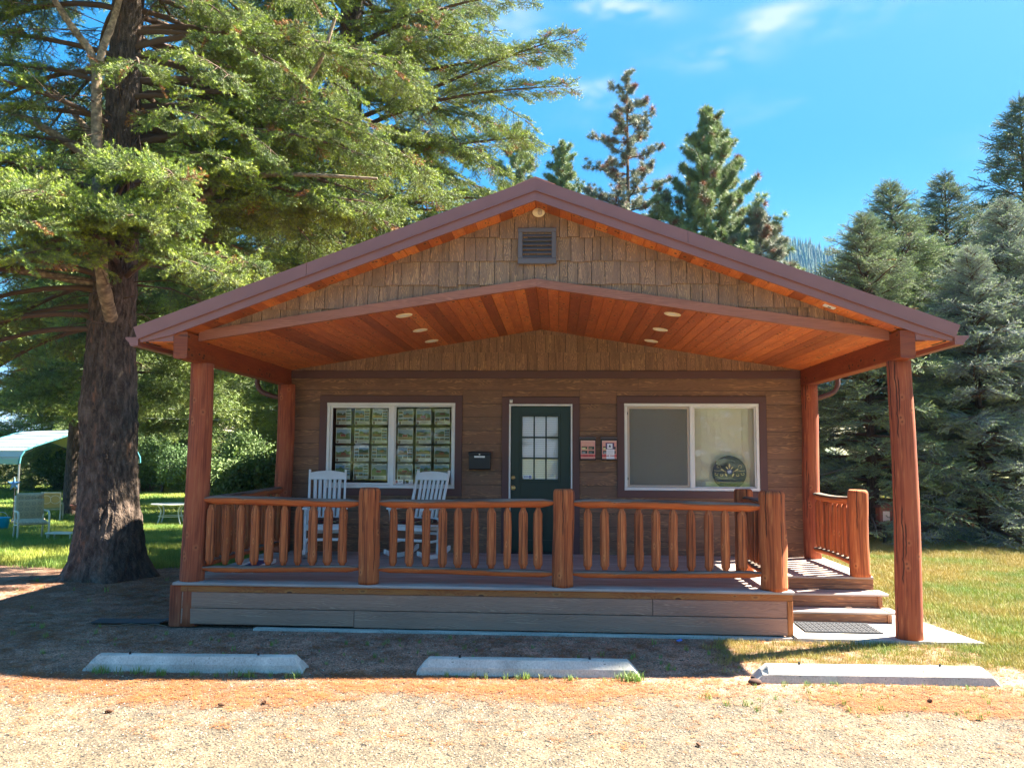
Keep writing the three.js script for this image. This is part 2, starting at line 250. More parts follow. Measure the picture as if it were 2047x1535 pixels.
// ---------- cabin ----------
const DECK = 0.455, WZ = -3.3;
const cabin = thing('cabin', 'brown wooden cabin with gabled porch roof, log posts and shingled gable', 'cabin');
{
  const r = rng(21), pick = (a) => a[Math.floor(r() * a.length)], off = () => r() * 7;
  // shell: side and back walls, inner floor and ceiling
  const shell = part('wall', merge([box(-3.6, -3.45, 0.02, 2.95, -9.5, WZ - 0.14), box(3.45, 3.6, 0.02, 2.95, -9.5, WZ - 0.14), box(-3.6, 3.6, 0.02, 2.95, -9.65, -9.5)]), M.siding[0], cabin);
  part('inner_floor', box(-3.45, 3.45, 0.3, 0.44, -9.5, WZ - 0.14), M.interior, cabin);
  part('inner_ceiling', box(-3.45, 3.45, 2.8, 2.9, -9.5, WZ - 0.14), M.interior, cabin);
  part('partition', box(-3.44, 3.44, 0.44, 2.8, -6.6, -6.5), M.interior, cabin);
  // front wall: studs behind the boards, with openings
  const LW = [-3.038, -1.208, 1.33, 2.53], RW = [1.148, 2.991, 1.33, 2.53], DR = [-0.452, 0.432, DECK, 2.515];
  const fw = part('front_wall', merge([box(-3.6, LW[0], 0.02, 2.95, WZ - 0.14, WZ), box(LW[1], DR[0], 0.02, 2.95, WZ - 0.14, WZ), box(DR[1], RW[0], 0.02, 2.95, WZ - 0.14, WZ), box(RW[1], 3.6, 0.02, 2.95, WZ - 0.14, WZ),
    box(LW[0], LW[1], 0.02, LW[2], WZ - 0.14, WZ), box(LW[0], LW[1], LW[3], 2.95, WZ - 0.14, WZ), box(RW[0], RW[1], 0.02, RW[2], WZ - 0.14, WZ), box(RW[0], RW[1], RW[3], 2.95, WZ - 0.14, WZ), box(DR[0], DR[1], 0.02, DECK - 0.02, WZ - 0.14, WZ), box(DR[0], DR[1], DR[3], 2.95, WZ - 0.14, WZ)]), M.dark, cabin);
  // lap siding
  const T = 0.1, holes = [[LW[0] - T, LW[1] + T, LW[2] - T, LW[3] + T], [RW[0] - T, RW[1] + T, RW[2] - T, RW[3] + T], [DR[0] - T, DR[1] + T, 0, DR[3] + T]];
  const E = 0.1882; let row = 0;
  for (let y = DECK - 0.01; y < 2.87; y += E, row++) {
    const y1 = Math.min(y + E, 2.876); let xs = [[-3.57, 3.57]];
    for (const [a, b, c, d] of holes) if (y1 > c + 0.01 && y < d - 0.01) { // cut only where most of the row is inside
      const full = y >= c - 0.12 || true; if (full) xs = xs.flatMap(([p, q]) => (a >= q || b <= p) ? [[p, q]] : [[p, a], [b, q]].filter(([m, n]) => n - m > 0.02));
    }
    // rows that only partly meet an opening get a filler above or below it
    const strips = xs.map(([p, q]) => [p, q, y, y1]);
    for (const [a, b, c, d] of holes) if (y1 > c + 0.01 && y < d - 0.01) { if (y < c) strips.push([a, b, y, c]); if (y1 > d) strips.push([a, b, d, y1]); }
    for (const [p, q, ya, yb] of strips) {
      const cuts = [p]; if (q - p > 3) cuts.push(lerp(p, q, 0.3 + 0.4 * r())); if (row === 12) { cuts.length = 1; if (p < 1.35 && q > 1.35) cuts.push(1.35); } cuts.push(q);
      for (let i = 0; i < cuts.length - 1; i++) {
        const g = box(cuts[i] + 0.0015, cuts[i + 1] - 0.0015, ya + 0.0055, yb, WZ + 0.001, WZ + 0.01, 'x', off(), off()), pp = g.attributes.position;
        for (let k = 0; k < pp.count; k++) if (pp.getZ(k) > WZ + 0.005) pp.setZ(k, WZ + 0.005 + 0.02 * clamp((y1 - pp.getY(k)) / E));
        part('siding_board', g, pick(M.siding), fw);
      }
    }
  }
  // flat trim round the openings and the band under the porch gable
  const Z0 = WZ + 0.002, Z1 = WZ + 0.034;
  part('band_board', cbox(-3.56, 3.56, 2.874, 2.984, Z0, WZ + 0.04, 0.004, 'x'), M.trim, cabin);
  for (const [a, b, c, d] of [LW, RW]) for (const q of [[a - T, b + T, d, d + T], [a - T, b + T, c - T, c], [a - T, a, c, d], [b, b + T, c, d]]) part('window_trim', cbox(q[0], q[1], q[2], q[3], Z0, Z1, 0.004, q[1] - q[0] > q[3] - q[2] ? 'x' : 'y', off(), off()), M.trim, cabin);
  for (const q of [[DR[0] - T, DR[1] + T, DR[3], DR[3] + T], [DR[0] - T, DR[0], DECK, DR[3]], [DR[1], DR[1] + T, DECK, DR[3]]]) part('door_trim', cbox(q[0], q[1], q[2], q[3], Z0, Z1, 0.004, q[1] - q[0] > q[3] - q[2] ? 'x' : 'y', off(), off()), M.trim, cabin);
  // windows
  function frame(a, b, c, d, w, z0, z1, mat, parent, name) { for (const q of [[a, b, d - w, d], [a, b, c, c + w], [a, a + w, c + w, d - w], [b - w, b, c + w, d - w]]) part(name, cbox(q[0], q[1], q[2], q[3], z0, z1, 0.004, q[1] - q[0] > q[3] - q[2] ? 'x' : 'y'), mat, parent); }
  for (const [W, left] of [[LW, true], [RW, false]]) {
    const [a, b, c, d] = W, m = left ? -2.1 : 2.075;
    const win = part('window', merge([cbox(a, b, d - 0.042, d, WZ - 0.06, WZ + 0.02), cbox(a, b, c, c + 0.042, WZ - 0.06, WZ + 0.02), cbox(a, a + 0.042, c + 0.042, d - 0.042, WZ - 0.06, WZ + 0.02, 0.006, 'y'), cbox(b - 0.042, b, c + 0.042, d - 0.042, WZ - 0.06, WZ + 0.02, 0.006, 'y')]), M.white, cabin, left ? 'white sliding window hung with rows of flyers' : 'white sliding window with pale vertical blinds behind it');
    part('mullion', cbox(m - 0.028, m + 0.028, c + 0.042, d - 0.042, WZ - 0.055, WZ + 0.012, 0.005, 'y'), M.white, win);
    const L = [a + 0.044, m - 0.03, c + 0.044, d - 0.044], R = [m + 0.03, b - 0.044, c + 0.044, d - 0.044];
    frame(...L, 0.03, WZ - 0.04, WZ - 0.005, left ? M.white : M.beige, win, 'sash');
    frame(...R, 0.014, WZ - 0.05, WZ - 0.012, M.white, win, 'sash');
    part('pane', box(L[0] + 0.02, L[1] - 0.02, L[2] + 0.02, L[3] - 0.02, WZ - 0.0265, WZ - 0.0225), M.glass, win);
    part('pane', box(R[0] + 0.008, R[1] - 0.008, R[2] + 0.008, R[3] - 0.008, WZ - 0.0365, WZ - 0.0325), M.glass, win);
    if (!left) {
      part('insect_screen', box(L[0] + 0.028, L[1] - 0.028, L[2] + 0.028, L[3] - 0.028, WZ - 0.012, WZ - 0.0105), M.screen, win);
      for (const y of [c + 0.16, d - 0.14]) part('screen_clip', cbox(L[0] - 0.006, L[0] + 0.012, y - 0.018, y + 0.018, WZ - 0.006, WZ + 0.006, 0.003, 'y'), M.black, win);
      for (let x = a + 0.05, i = 0; x < b - 0.05; x += 0.0935, i++) { // vertical blind slats, each turned a little
        const g = box(-0.048, 0.048, c + 0.05, d - 0.05, -0.0012, 0.0012, 'y'), pp = g.attributes.position; for (let k = 0; k < pp.count; k++) pp.setZ(k, pp.getZ(k) + 0.01 * (1 - Math.pow(pp.getX(k) / 0.048, 2)));
        g.rotateY(-0.16 + 0.24 * (r() - 0.5)); g.translate(x + 0.045, 0, WZ - 0.16 - 0.006 * (i % 2)); part('blind_slat', g, M.vblind, win);
      }
      part('blind_rail', box(a + 0.04, b - 0.04, d - 0.06, d - 0.02, WZ - 0.2, WZ - 0.1), M.white, win);
    }
  }
  // door
  const dz = WZ - 0.05, door = part('door', (() => {
    const a = -0.428, b = 0.408, c = DECK + 0.02, d = 2.488, l = -0.286, q = 0.25, y0 = 1.452, y1 = 2.362;
    const L = [cbox(a, l, c, d, dz - 0.04, dz, 0.003, 'y'), cbox(q, b, c, d, dz - 0.04, dz, 0.003, 'y'), box(l, q, y1, d, dz - 0.04, dz), box(l, q, 1.2, y0, dz - 0.04, dz), box(l, q, c, c + 0.16, dz - 0.04, dz), box(-0.058, 0.022, c + 0.16, 1.2, dz - 0.04, dz)];
    for (const [m, n] of [[l, -0.058], [0.022, q]]) { L.push(box(m, n, c + 0.16, 1.2, dz - 0.04, dz - 0.016)); L.push(cbox(m + 0.045, n - 0.045, c + 0.205, 1.155, dz - 0.02, dz - 0.004, 0.008, 'y')); }
    return merge(L);
  })(), M.green, cabin, 'dark green door with a nine-pane window and white blind');
  { // lites
    const l = -0.286, q = 0.25, y0 = 1.452, y1 = 2.362, f = 0.018;
    part('lite_frame', merge([cbox(l, q, y1 - f, y1 + 0.02, dz - 0.01, dz + 0.014, 0.005), cbox(l, q, y0 - 0.02, y0 + f, dz - 0.01, dz + 0.014, 0.005), cbox(l - 0.02, l + f, y0 - 0.02, y1 + 0.02, dz - 0.011, dz + 0.012, 0.005, 'y'), cbox(q - f, q + 0.02, y0 - 0.02, y1 + 0.02, dz - 0.011, dz + 0.012, 0.005, 'y')]), M.green, door);
    const w = (q - l - 2 * f) / 3, h = (y1 - y0 - 2 * f) / 3;
    for (const k of [1, 2]) { part('muntin', cbox(l + f + w * k - 0.01, l + f + w * k + 0.01, y0, y1, dz - 0.02, dz + 0.006, 0.004, 'y'), M.green, door); part('muntin', cbox(l, q, y0 + f + h * k - 0.01, y0 + f + h * k + 0.01, dz - 0.02, dz + 0.003, 0.004), M.green, door); }
    for (let i = 0; i < 3; i++) for (let j = 0; j < 3; j++) part('pane', box(l + f + w * i + 0.006, l + f + w * (i + 1) - 0.006, y0 + f + h * j + 0.006, y0 + f + h * (j + 1) - 0.006, dz - 0.014, dz - 0.011), M.glass, door);
    const S = []; for (let y = y0 + 0.05; y < y1 - 0.01; y += 0.0262) { const g = new THREE.BoxGeometry(q - l - 0.03, 0.0012, 0.025); g.rotateX(1.12); g.translate((l + q) / 2, y, dz - 0.055); S.push(g); } S.push(box(l + 0.02, q - 0.02, y0 + 0.005, y0 + 0.04, dz - 0.07, dz - 0.045));
    const bl = part('blind', merge(S), M.hblind, door); bl.userData.kind = 'stuff';
    const knob = (y, rad) => { const g = new THREE.LatheGeometry([[0, 0.05], [rad * 0.6, 0.05], [rad, 0.04], [rad * 0.95, 0.028], [rad * 0.4, 0.018], [rad * 0.45, 0.01], [rad * 1.25, 0.008], [rad * 1.3, 0]].map((p) => new THREE.Vector2(...p)), 20); g.rotateX(Math.PI / 2); g.translate(-0.393, y, dz); return g; };
    part('door_knob', knob(1.348, 0.026), M.brass, door); part('deadbolt', knob(1.49, 0.022), M.brass, door);
    const st = document.createElement('canvas'); st.width = 128; st.height = 48; const x = st.getContext('2d'); x.fillStyle = '#f2f4f6'; x.fillRect(0, 0, 128, 48); x.fillStyle = '#3a4c86'; x.fillRect(12, 12, 66, 8); x.fillRect(12, 26, 66, 6); x.fillStyle = '#20388a'; x.beginPath(); x.arc(100, 24, 19, 0, 7); x.fill(); x.fillStyle = '#dfe6f4'; x.fillRect(88, 21, 24, 6);
    const tx = new THREE.CanvasTexture(st); tx.colorSpace = THREE.SRGBColorSpace; const sg = new THREE.BoxGeometry(0.125, 0.048, 0.001); sg.translate(l + f + 0.075, y0 + f + 0.03, dz - 0.0095); part('sticker', sg, std({ map: tx, roughness: 0.5 }), door);
  }
  part('door_jamb', merge([cbox(-0.452, -0.43, DECK, 2.515, WZ - 0.1, WZ + 0.03, 0.004, 'y'), cbox(0.41, 0.432, DECK, 2.515, WZ - 0.1, WZ + 0.03, 0.004, 'y'), cbox(-0.43, 0.41, 2.49, 2.515, WZ - 0.1, WZ + 0.03, 0.004)]), M.white, cabin);
  part('threshold', cbox(-0.44, 0.42, DECK - 0.01, DECK + 0.018, WZ - 0.12, WZ + 0.06), M.dark, cabin);

  // gables of shingles
  function shingles(parent, z, yBottoms, top, low, seed, xmax) {
    const q = rng(seed), H = 0.25;
    for (const yb of yBottoms) {
      let x = -xmax - q() * 0.12;
      while (x < xmax) {
        const w = [0.085, 0.105, 0.12, 0.14, 0.16, 0.2][Math.floor(q() * 6)], b = yb - (q() < 0.5 ? 0.022 * q() : 0);
        let P = [[x + 0.0028, b], [x + w - 0.0028, b], [x + w - 0.0028, yb + H + 0.004], [x + 0.0028, yb + H + 0.004]];
        for (const f of [...top, ...low(x + w / 2)]) if (P.length) P = clipPoly(P, f);
        let area = 0; P.forEach(([a, c], i) => { const [d, e] = P[(i + 1) % P.length]; area += a * e - c * d; });
        if (P.length > 2 && Math.abs(area) > 0.001) { const g = poly(P, 0, 0.012, 'y', q() * 5, q() * 5), pp = g.attributes.position; for (let i = 0; i < pp.count; i++) pp.setZ(i, pp.getZ(i) + z + 0.02 * clamp((yb + H - pp.getY(i)) / H)); g.computeVertexNormals(); part('shingle', g, M.shingle[Math.floor(q() * 6)], parent); }
        x += w;
      }
    }
  }
  const roofUnder = (x) => 4.377 - 0.368 * Math.abs(x), ceil = (x) => 3.5655 - 0.1615 * Math.abs(x);
  const gable = part('gable', poly([[-3.7, 3.0], [0, 3.56], [3.7, 3.0], [0, 4.36]], -0.34, -0.312, 'y'), M.dark, cabin, 'shingled porch gable under the roof peak');
  shingles(gable, -0.309, [2.824, 3.074, 3.324, 3.574, 3.824, 4.078, 4.33], [([x, y]) => 4.392 - 0.368 * x - y, ([x, y]) => 4.392 + 0.368 * x - y], (c) => [([x, y]) => y - (3.585 - 0.15 * Math.sign(c) * x)], 33, 3.5);
  const gable2 = part('inner_gable', poly([[-3.57, 2.95], [3.57, 2.95], [3.57, 2.99], [0, 3.57], [-3.57, 2.99]], WZ - 0.1, WZ - 0.002, 'y'), M.dark, cabin, 'shingled strip between porch ceiling and band board');
  shingles(gable2, WZ, [2.99, 3.24, 3.49], [([x, y]) => 3.575 - 0.1615 * x - y, ([x, y]) => 3.575 + 0.1615 * x - y], () => [([x, y]) => y - 2.97], 37, 3.55);

  // porch ceiling boards, either side of the peak
  const pc = part('porch_ceiling', merge([poly([[-3.57, 3.05], [0, 3.62], [0, 3.61], [-3.57, 3.035]], WZ, -0.32), poly([[3.57, 3.05], [0, 3.62], [0, 3.61], [3.57, 3.035]], WZ, -0.32)]), M.dark, cabin);
  for (const s of [-1, 1]) for (let i = 0; i < 30; i++) {
    const w = 0.1195, x0 = i * w + 0.0015, x1 = Math.min((i + 1) * w - 0.0015, 3.565), b = 0.0035, y = (x) => ceil(x);
    const P = [[x0, y(x0) + b], [x0 + b, y(x0 + b)], [x1 - b, y(x1 - b)], [x1, y(x1) + b], [x1, y(x1) + 0.016], [x0, y(x0) + 0.016]].map(([x, v]) => [x * s, v]); if (s < 0) P.reverse();
    part('ceiling_board', poly(P, WZ + 0.004, -0.3, 'z', off(), off()), M.ceiling[Math.floor(r() * 6)], pc);
  }
  // recessed lights
  for (const [x, z] of [[-1.463, -0.711], [-1.465, -1.77], [-1.468, -2.71], [1.463, -0.69], [1.465, -1.755], [1.465, -2.735]]) {
    const g = new THREE.LatheGeometry([[0, 0.004], [0.055, 0.004], [0.062, -0.001], [0.066, -0.005], [0.088, -0.006], [0.092, -0.002], [0.092, 0.004]].map((p) => new THREE.Vector2(...p)), 28); g.rotateZ(x > 0 ? -0.16 : 0.16); g.translate(x, ceil(x) - 0.005, z);
    const L = part('recessed_light', g, M.cream, cabin); const bg = new THREE.SphereGeometry(0.05, 16, 8, 0, Math.PI * 2, Math.PI / 2, Math.PI / 2); bg.scale(1, 0.16, 1); bg.rotateZ(x > 0 ? -0.16 : 0.16); bg.translate(x, ceil(x) - 0.001, z); part('bulb', bg, M.white, L);
  }
  // sloping board at the front of the ceiling
  for (const s of [-1, 1]) { const P = [[0, 3.545], [3.562, 2.981], [3.562, 3.092], [0, 3.628]].map(([x, y]) => [x * s, y]); if (s < 0) P.reverse(); part('gable_trim', poly(P, -0.3, -0.25, 'x', off(), off()), M.gableTrim, cabin); }
  // vent
  const vent = part('gable_vent', merge([cbox(-0.189, 0.211, 4.12, 4.168, -0.29, -0.245), cbox(-0.189, 0.211, 3.784, 3.845, -0.29, -0.245), cbox(-0.189, -0.14, 3.845, 4.12, -0.29, -0.245, 0.005, 'y'), cbox(0.162, 0.211, 3.845, 4.12, -0.29, -0.245, 0.005, 'y'), box(-0.15, 0.17, 3.8, 4.15, -0.297, -0.29)]), M.vent, cabin, 'grey louvred vent in the gable');
  for (let i = 0; i < 6; i++) { const g = new THREE.BoxGeometry(0.3, 0.006, 0.055); g.rotateX(0.75); g.translate(0.011, 3.868 + i * 0.045, -0.268); part('slat', g, M.vent, vent); }
  // soffit boards across the overhang
  const sof = part('soffit', merge([poly([[0, 4.397], [-4.0, 2.925], [-4.0, 2.945], [0, 4.417]], -0.3, 0, 'x'), poly([[0, 4.417], [4.0, 2.945], [4.0, 2.925], [0, 4.397]], -0.3, 0, 'x')]), M.dark, cabin);
  for (const s of [-1, 1]) for (let i = 0; i < 32; i++) {
    const w = 0.1225, x0 = i * w + 0.0015, x1 = (i + 1) * w - 0.0015, b = 0.003, y = (x) => roofUnder(x) + 0.002, P = [[x0, y(x0) + b], [x0 + b, y(x0 + b)], [x1 - b, y(x1 - b)], [x1, y(x1) + b], [x1, y(x1) + 0.015], [x0, y(x0) + 0.015]].map(([x, v]) => [x * s, v]); if (s < 0) P.reverse();
    part('soffit_board', poly(P, -0.296, 0.0, 'z', off(), off()), M.ceiling[Math.floor(r() * 6)], sof);
  }
  // roof panels with standing ribs, fascia, ridge cap
  const roof = part('roof', merge([poly([[-4.11, 3.079], [0, 4.591], [0, 4.545], [-4.09, 3.04]], -9.8, 0.0), poly([[4.11, 3.079], [4.09, 3.04], [0, 4.545], [0, 4.591]], -9.8, 0.0)]), M.roof, cabin);
  for (const s of [-1, 1]) for (let z = -0.35; z > -9.7; z -= 0.4) { const P = [[0.1, 4.556], [4.09, 3.087], [4.09, 3.11], [0.1, 4.579]].map(([x, y]) => [x * s, y]); if (s < 0) P.reverse(); part('rib', poly(P, z, z + 0.03), M.roof, roof); }
  for (const s of [-1, 1]) {
    const f = (n, pts, z0, z1) => { const P = pts.map(([x, y]) => [x * s, y]); if (s < 0) P.reverse(); return part(n, poly(P, z0, z1, 'x', off(), off()), M.fascia, roof); };
    const yt = (x) => 4.597 - 0.368 * x, yb = (x) => 4.475 - 0.3707 * x; for (const [p, q] of s > 0 ? [[0, 1.52], [1.523, 4.1]] : [[0, 2.33], [2.333, 4.1]]) f('rake_trim', [[p, yb(p)], q > 4 ? [4.071, 2.966] : [q, yb(q)], q > 4 ? [4.117, 3.082] : [q, yt(q)], [p, yt(p)]], 0.003, 0.045 + (p ? 0.0015 : 0));
    f('fascia', [[0, 4.372], [3.72, 3.006], [4.03, 2.93], [4.068, 2.968], [0, 4.4742]], 0.002, 0.026);
    f('drip_edge', [[0, 4.466], [4.07, 2.958], [4.074, 2.967], [0, 4.4752]], 0.0455, 0.052);
    part('eave_return', poly((s > 0 ? [[3.71, 2.945], [4.03, 2.935], [3.71, 3.06]] : [[-3.71, 2.945], [-3.71, 3.06], [-4.03, 2.935]]), -0.012, 0.001), M.fascia, roof);
    // boxed eave: boards along the eave, gutter, downspout
    for (let i = 0; i < 3; i++) part('eave_board', box(s > 0 ? 3.712 + i * 0.112 : -3.82 - i * 0.112, s > 0 ? 3.82 + i * 0.112 : -3.712 - i * 0.112, 2.932, 2.944, -9.6, -0.014, 'z', off(), off()), M.ceiling[Math.floor(r() * 6)], roof);
    part('eave_fascia', box(s > 0 ? 4.048 : -4.068, s > 0 ? 4.068 : -4.048, 2.93, 3.04, -9.6, 0.0, 'z'), M.fascia, roof);
    const gs = [[4.069, 2.892], [4.15, 2.892], [4.168, 2.93], [4.205, 2.965], [4.205, 2.982], [4.198, 2.982], [4.198, 2.968], [4.162, 2.934], [4.145, 2.898], [4.075, 2.898], [4.075, 2.982], [4.069, 2.982]].map(([x, y]) => [x * s, y]); if (s < 0) gs.reverse();
    const gut = part('gutter', poly(gs, -9.8, 0.02, 'z'), M.fascia, roof); part('end_cap', poly((s > 0 ? [[4.069, 2.892], [4.15, 2.892], [4.168, 2.93], [4.205, 2.965], [4.205, 2.982], [4.069, 2.982]] : [[-4.069, 2.982], [-4.205, 2.982], [-4.205, 2.965], [-4.168, 2.93], [-4.15, 2.892], [-4.069, 2.892]]), 0.021, 0.026), M.fascia, gut);
    part('downspout', pipe([[4.12 * s, 2.9, -3.45], [4.12 * s, 2.8, -3.45], [4.06 * s, 2.7, -3.45], [3.9 * s, 2.635, -3.45], [3.74 * s, 2.59, -3.45], [3.675 * s, 2.5, -3.45], [3.665 * s, 2.3, -3.45], [3.665 * s, 0.2, -3.45]], 0.036, 30, 6), M.trim, roof);
  }
  for (let z = 0.02, i = 0; z > -9.7; z -= 0.24, i++) part('ridge_cap', poly([[-0.2, 4.528], [0, 4.603], [0.2, 4.528], [0.2, 4.54], [0, 4.622 + 0.006 * (i % 2)], [-0.2, 4.54]], z - 0.29, z, 'x', off(), off()), M.skirt[i % 3], roof);
  // porch deck
  const deckP = part('porch_deck', merge([box(-3.72, 2.55, 0.3, 0.4, -3.29, -0.42), box(2.55, 3.76, 0.3, 0.4, -3.29, -1.58), box(-3.72, 2.53, 0.02, 0.3, -0.44, -0.425), box(-3.73, -3.715, 0.02, 0.4, -3.29, -0.44), box(2.535, 2.552, 0.02, 0.4, -1.6, -0.44), box(3.74, 3.755, 0.02, 0.4, -3.29, -1.6)]), M.dark, cabin);
  for (let z = -0.52, i = 0; z > -3.27; z -= 0.142, i++) { const x1 = z - 0.137 > -1.52 ? 2.565 : 3.8; part('deck_board', cbox(-3.77, x1, DECK - 0.026, DECK, Math.max(z - 0.137, -3.285), z, 0.004, 'x', off(), off()), M.deck[i % 3], deckP); }
  for (const [a, b] of [[-3.79, -2.42], [-2.4175, 1.21], [1.2125, 2.6]]) part('nosing', cbox(a, b, DECK - 0.03, DECK + 0.001, -0.515, -0.37, 0.008, 'x', off(), off()), M.deck[0], deckP);
  part('rim_board', cbox(-3.71, 2.585, 0.36, 0.424, -0.425, -0.396, 0.004, 'x', off(), 1.3), M.cedar, deckP);
  for (const [a, b, c, d] of [[-3.7, 1.189, 0.195, 0.357], [1.196, 2.53, 0.195, 0.357], [-3.7, -1.872, 0.03, 0.189], [-1.865, 2.53, 0.02, 0.189]]) part('skirt_board', cbox(a, b, c, d, -0.42, -0.404 + (c < 0.1 ? 0.004 : 0), 0.004, 'x', off(), off()), pick(M.skirt), deckP);
  part('corner_board', cbox(2.532, 2.585, 0.02, 0.358, -0.425, -0.392, 0.004, 'y', 0.4, 0.2), M.cedar, deckP);
  part('corner_trim', cbox(-3.83, -3.705, 0.0, DECK - 0.03, -0.44, -0.4, 0.006, 'y', 0.1, 0.9), M.post, deckP);

  // posts and beams
  function logPost(x, z, y0, y1, rb, rt, seed, lean = 0) {
    const q = rng(seed), n = 26, pts = [], ph = q() * 6; for (let i = 0; i <= n; i++) { const t = i / n; pts.push(V(x + lean * t + 0.01 * Math.sin(t * 5 + ph), lerp(y0, y1, t), z + 0.008 * Math.sin(t * 4 + ph * 2))); }
    return tube(pts, (t, a) => lerp(rb, rt, t) * (1 + 0.035 * Math.cos(a * 3 + seed) + 0.045 * (fbm(t * 9 + seed * 3, Math.cos(a) * 1.6 + 5 + Math.sin(a) * 2.2, 3) - 0.5)), 22, { up0: V(0, 0, 1) });
  }
  part('post', logPost(-3.645, -0.525, 0.0, 2.77, 0.128, 0.118, 3, 0.012), M.post, cabin, 'reddish log post at the left front corner');
  part('post', logPost(3.688, -0.31, 0.03, 2.77, 0.125, 0.113, 4, -0.014), M.post, cabin, 'tall log post standing on the concrete pad');
  part('post', logPost(-3.59, -3.16, DECK, 2.77, 0.12, 0.118, 5), M.post, cabin); part('post', logPost(3.632, -3.16, DECK, 2.77, 0.112, 0.106, 6), M.post, cabin);
  part('beam', cbox(-3.705, -3.563, 2.767, 3.04, -3.29, 0.0, 0.01, 'z', 0.2, 0.3), M.beam, cabin); part('beam', cbox(3.563, 3.705, 2.767, 3.04, -3.29, 0.0, 0.01, 'z', 1.2, 0.8), M.beam, cabin);
  part('concrete_footing', box(-2.9, 2.62, -0.05, 0.008, -0.42, -0.335), M.concrete, cabin);
  seat(cabin, 0, 0, -4);
}

// concrete pad under the steps and the right post
const pad = structure('concrete_pad', poly([[2.58, 1.55], [4.1, 1.55], [4.32, 0.17], [2.58, 0.23]].map(([x, y]) => [x, y]).reverse(), 0, 0.07), M.concrete);
pad.geometry.rotateX(-Math.PI / 2); pad.geometry.translate(0, -0.035, 0); mapUV(pad.geometry, 'x');

// porch steps
{
  const st = thing('porch_steps', 'wooden porch steps with pale treads beside the right log post', 'steps'), r = rng(44);
  for (const [y, z, x1] of [[0.303, -1.27, 3.87], [0.152, -1.02, 3.88]]) { part('tread', cbox(2.56, x1, y - 0.026, y, z - 0.29, z, 0.007, 'x', r() * 5, r() * 5), M.deck[0], st); }
  for (const [ya, yb, z] of [[0.036, 0.124, -1.05], [0.155, 0.205, -1.3], [0.207, 0.275, -1.298], [0.306, 0.365, -1.55], [0.367, 0.428, -1.548]]) part('riser', cbox(2.57, 3.81, ya, yb, z - 0.02, z, 0.003, 'x', r() * 5, r() * 5), M.step, st);
  part('nosing', cbox(2.57, 3.8, DECK - 0.026, DECK + 0.0015, -1.63, -1.515, 0.007, 'x', 2, 1), M.deck[0], st);
  part('stringer', poly([[1.55, 0.0], [1.03, 0.0], [1.03, 0.12], [1.28, 0.12], [1.28, 0.27], [1.55, 0.27]].map(([a, b]) => [a, b + 0.037]).reverse(), 0, 0.03).rotateY(Math.PI / 2).translate(3.76, 0, 0), M.step, st);
  seat(st, 3.2, 0.035, -1.3);
}

// ---------- railings ----------
const balTop = 1.262, balBot = 0.635;
function balusterGeo(seed, h) {
  const q = rng(seed), n = 15, pts = [], ts = [0, 0.028, 0.064, 0.07, 0.12, 0.2, 0.35, 0.5, 0.65, 0.78, 0.85, 0.905, 0.915, 0.972, 1], R = 0.0415 + 0.008 * q(), bow = 0.008 * (q() - 0.5), ph = q() * 6;
  for (const t of ts) pts.push(V(bow * Math.sin(t * 3.1), t * h, bow * Math.cos(t * 3 + ph)));
  const prof = [0.6, 0.66, 0.96, 1, 1, 1, 1.02, 1, 0.99, 0.98, 0.97, 0.96, 0.9, 0.56, 0.48];
  return tube(pts, (t, a) => { const i = Math.round(t * (n - 1)); return R * prof[i] * (1 + (i > 2 && i < 12 ? 0.11 : 0.02) * (fbm(ts[i] * 6 + seed, Math.cos(a + ph) * 1.4 + 4 + Math.sin(a + ph), 2) - 0.5) * 2); }, 10, { up0: V(0, 0, 1) });
}
const BAL = Array.from({ length: 12 }, (_, i) => balusterGeo(200 + i * 7, balTop - balBot));
function railGeo(L, seed, R) { // along +x from 0 to L, tenoned ends
  const q = rng(seed), n = Math.max(14, Math.round(L / 0.07)), pts = []; for (let i = 0; i <= n; i++) { const t = i / n; pts.push(V(t * L, 0.012 * Math.sin(t * 4 + seed) * (L > 1.2 ? 1 : 0.5), 0.008 * Math.sin(t * 5 + seed))); }
  const k = 0.12 / L;
  return tube(pts, (t, a) => { const e = Math.min(t, 1 - t), ta = e < 0.02 / L ? 0.42 : lerp(0.5, 1, sstep(0.02 / L, k, e)), flat = Math.sin(a) > 0.55 ? 0.55 / Math.sin(a) * 1.12 : 1; return R * ta * Math.min(1, flat) * (1 + 0.1 * (fbm(t * L * 7 + seed, Math.cos(a) * 1.5 + 4 + Math.sin(a) * 1.5, 3) - 0.5)); }, 16, { up0: V(0, 1, 0) });
}
function newelGeo(seed, h, R) {
  const pts = [], ts = [0, 0.04, 0.1, 0.18, 0.26, 0.34, 0.42, 0.5, 0.58, 0.66, 0.74, 0.82, 0.9, 0.96, 0.985, 1]; for (const t of ts) pts.push(V(0.006 * Math.sin(t * 5 + seed), t * h, 0));
  const g = tube(pts, (t, a) => { const i = Math.round(t * 15), T = ts[i], ch = T > 0.99 ? 0.8 : T > 0.98 ? 0.94 : 1; return R * ch * (1 + 0.05 * Math.cos(a * 4 + seed) + 0.12 * (fbm(T * 5 + seed, Math.cos(a) * 1.5 + 4 + Math.sin(a) * 1.5, 3) - 0.5)); }, 22, { up0: V(0, 0, 1) });
  return g;
}
let rs = 1;
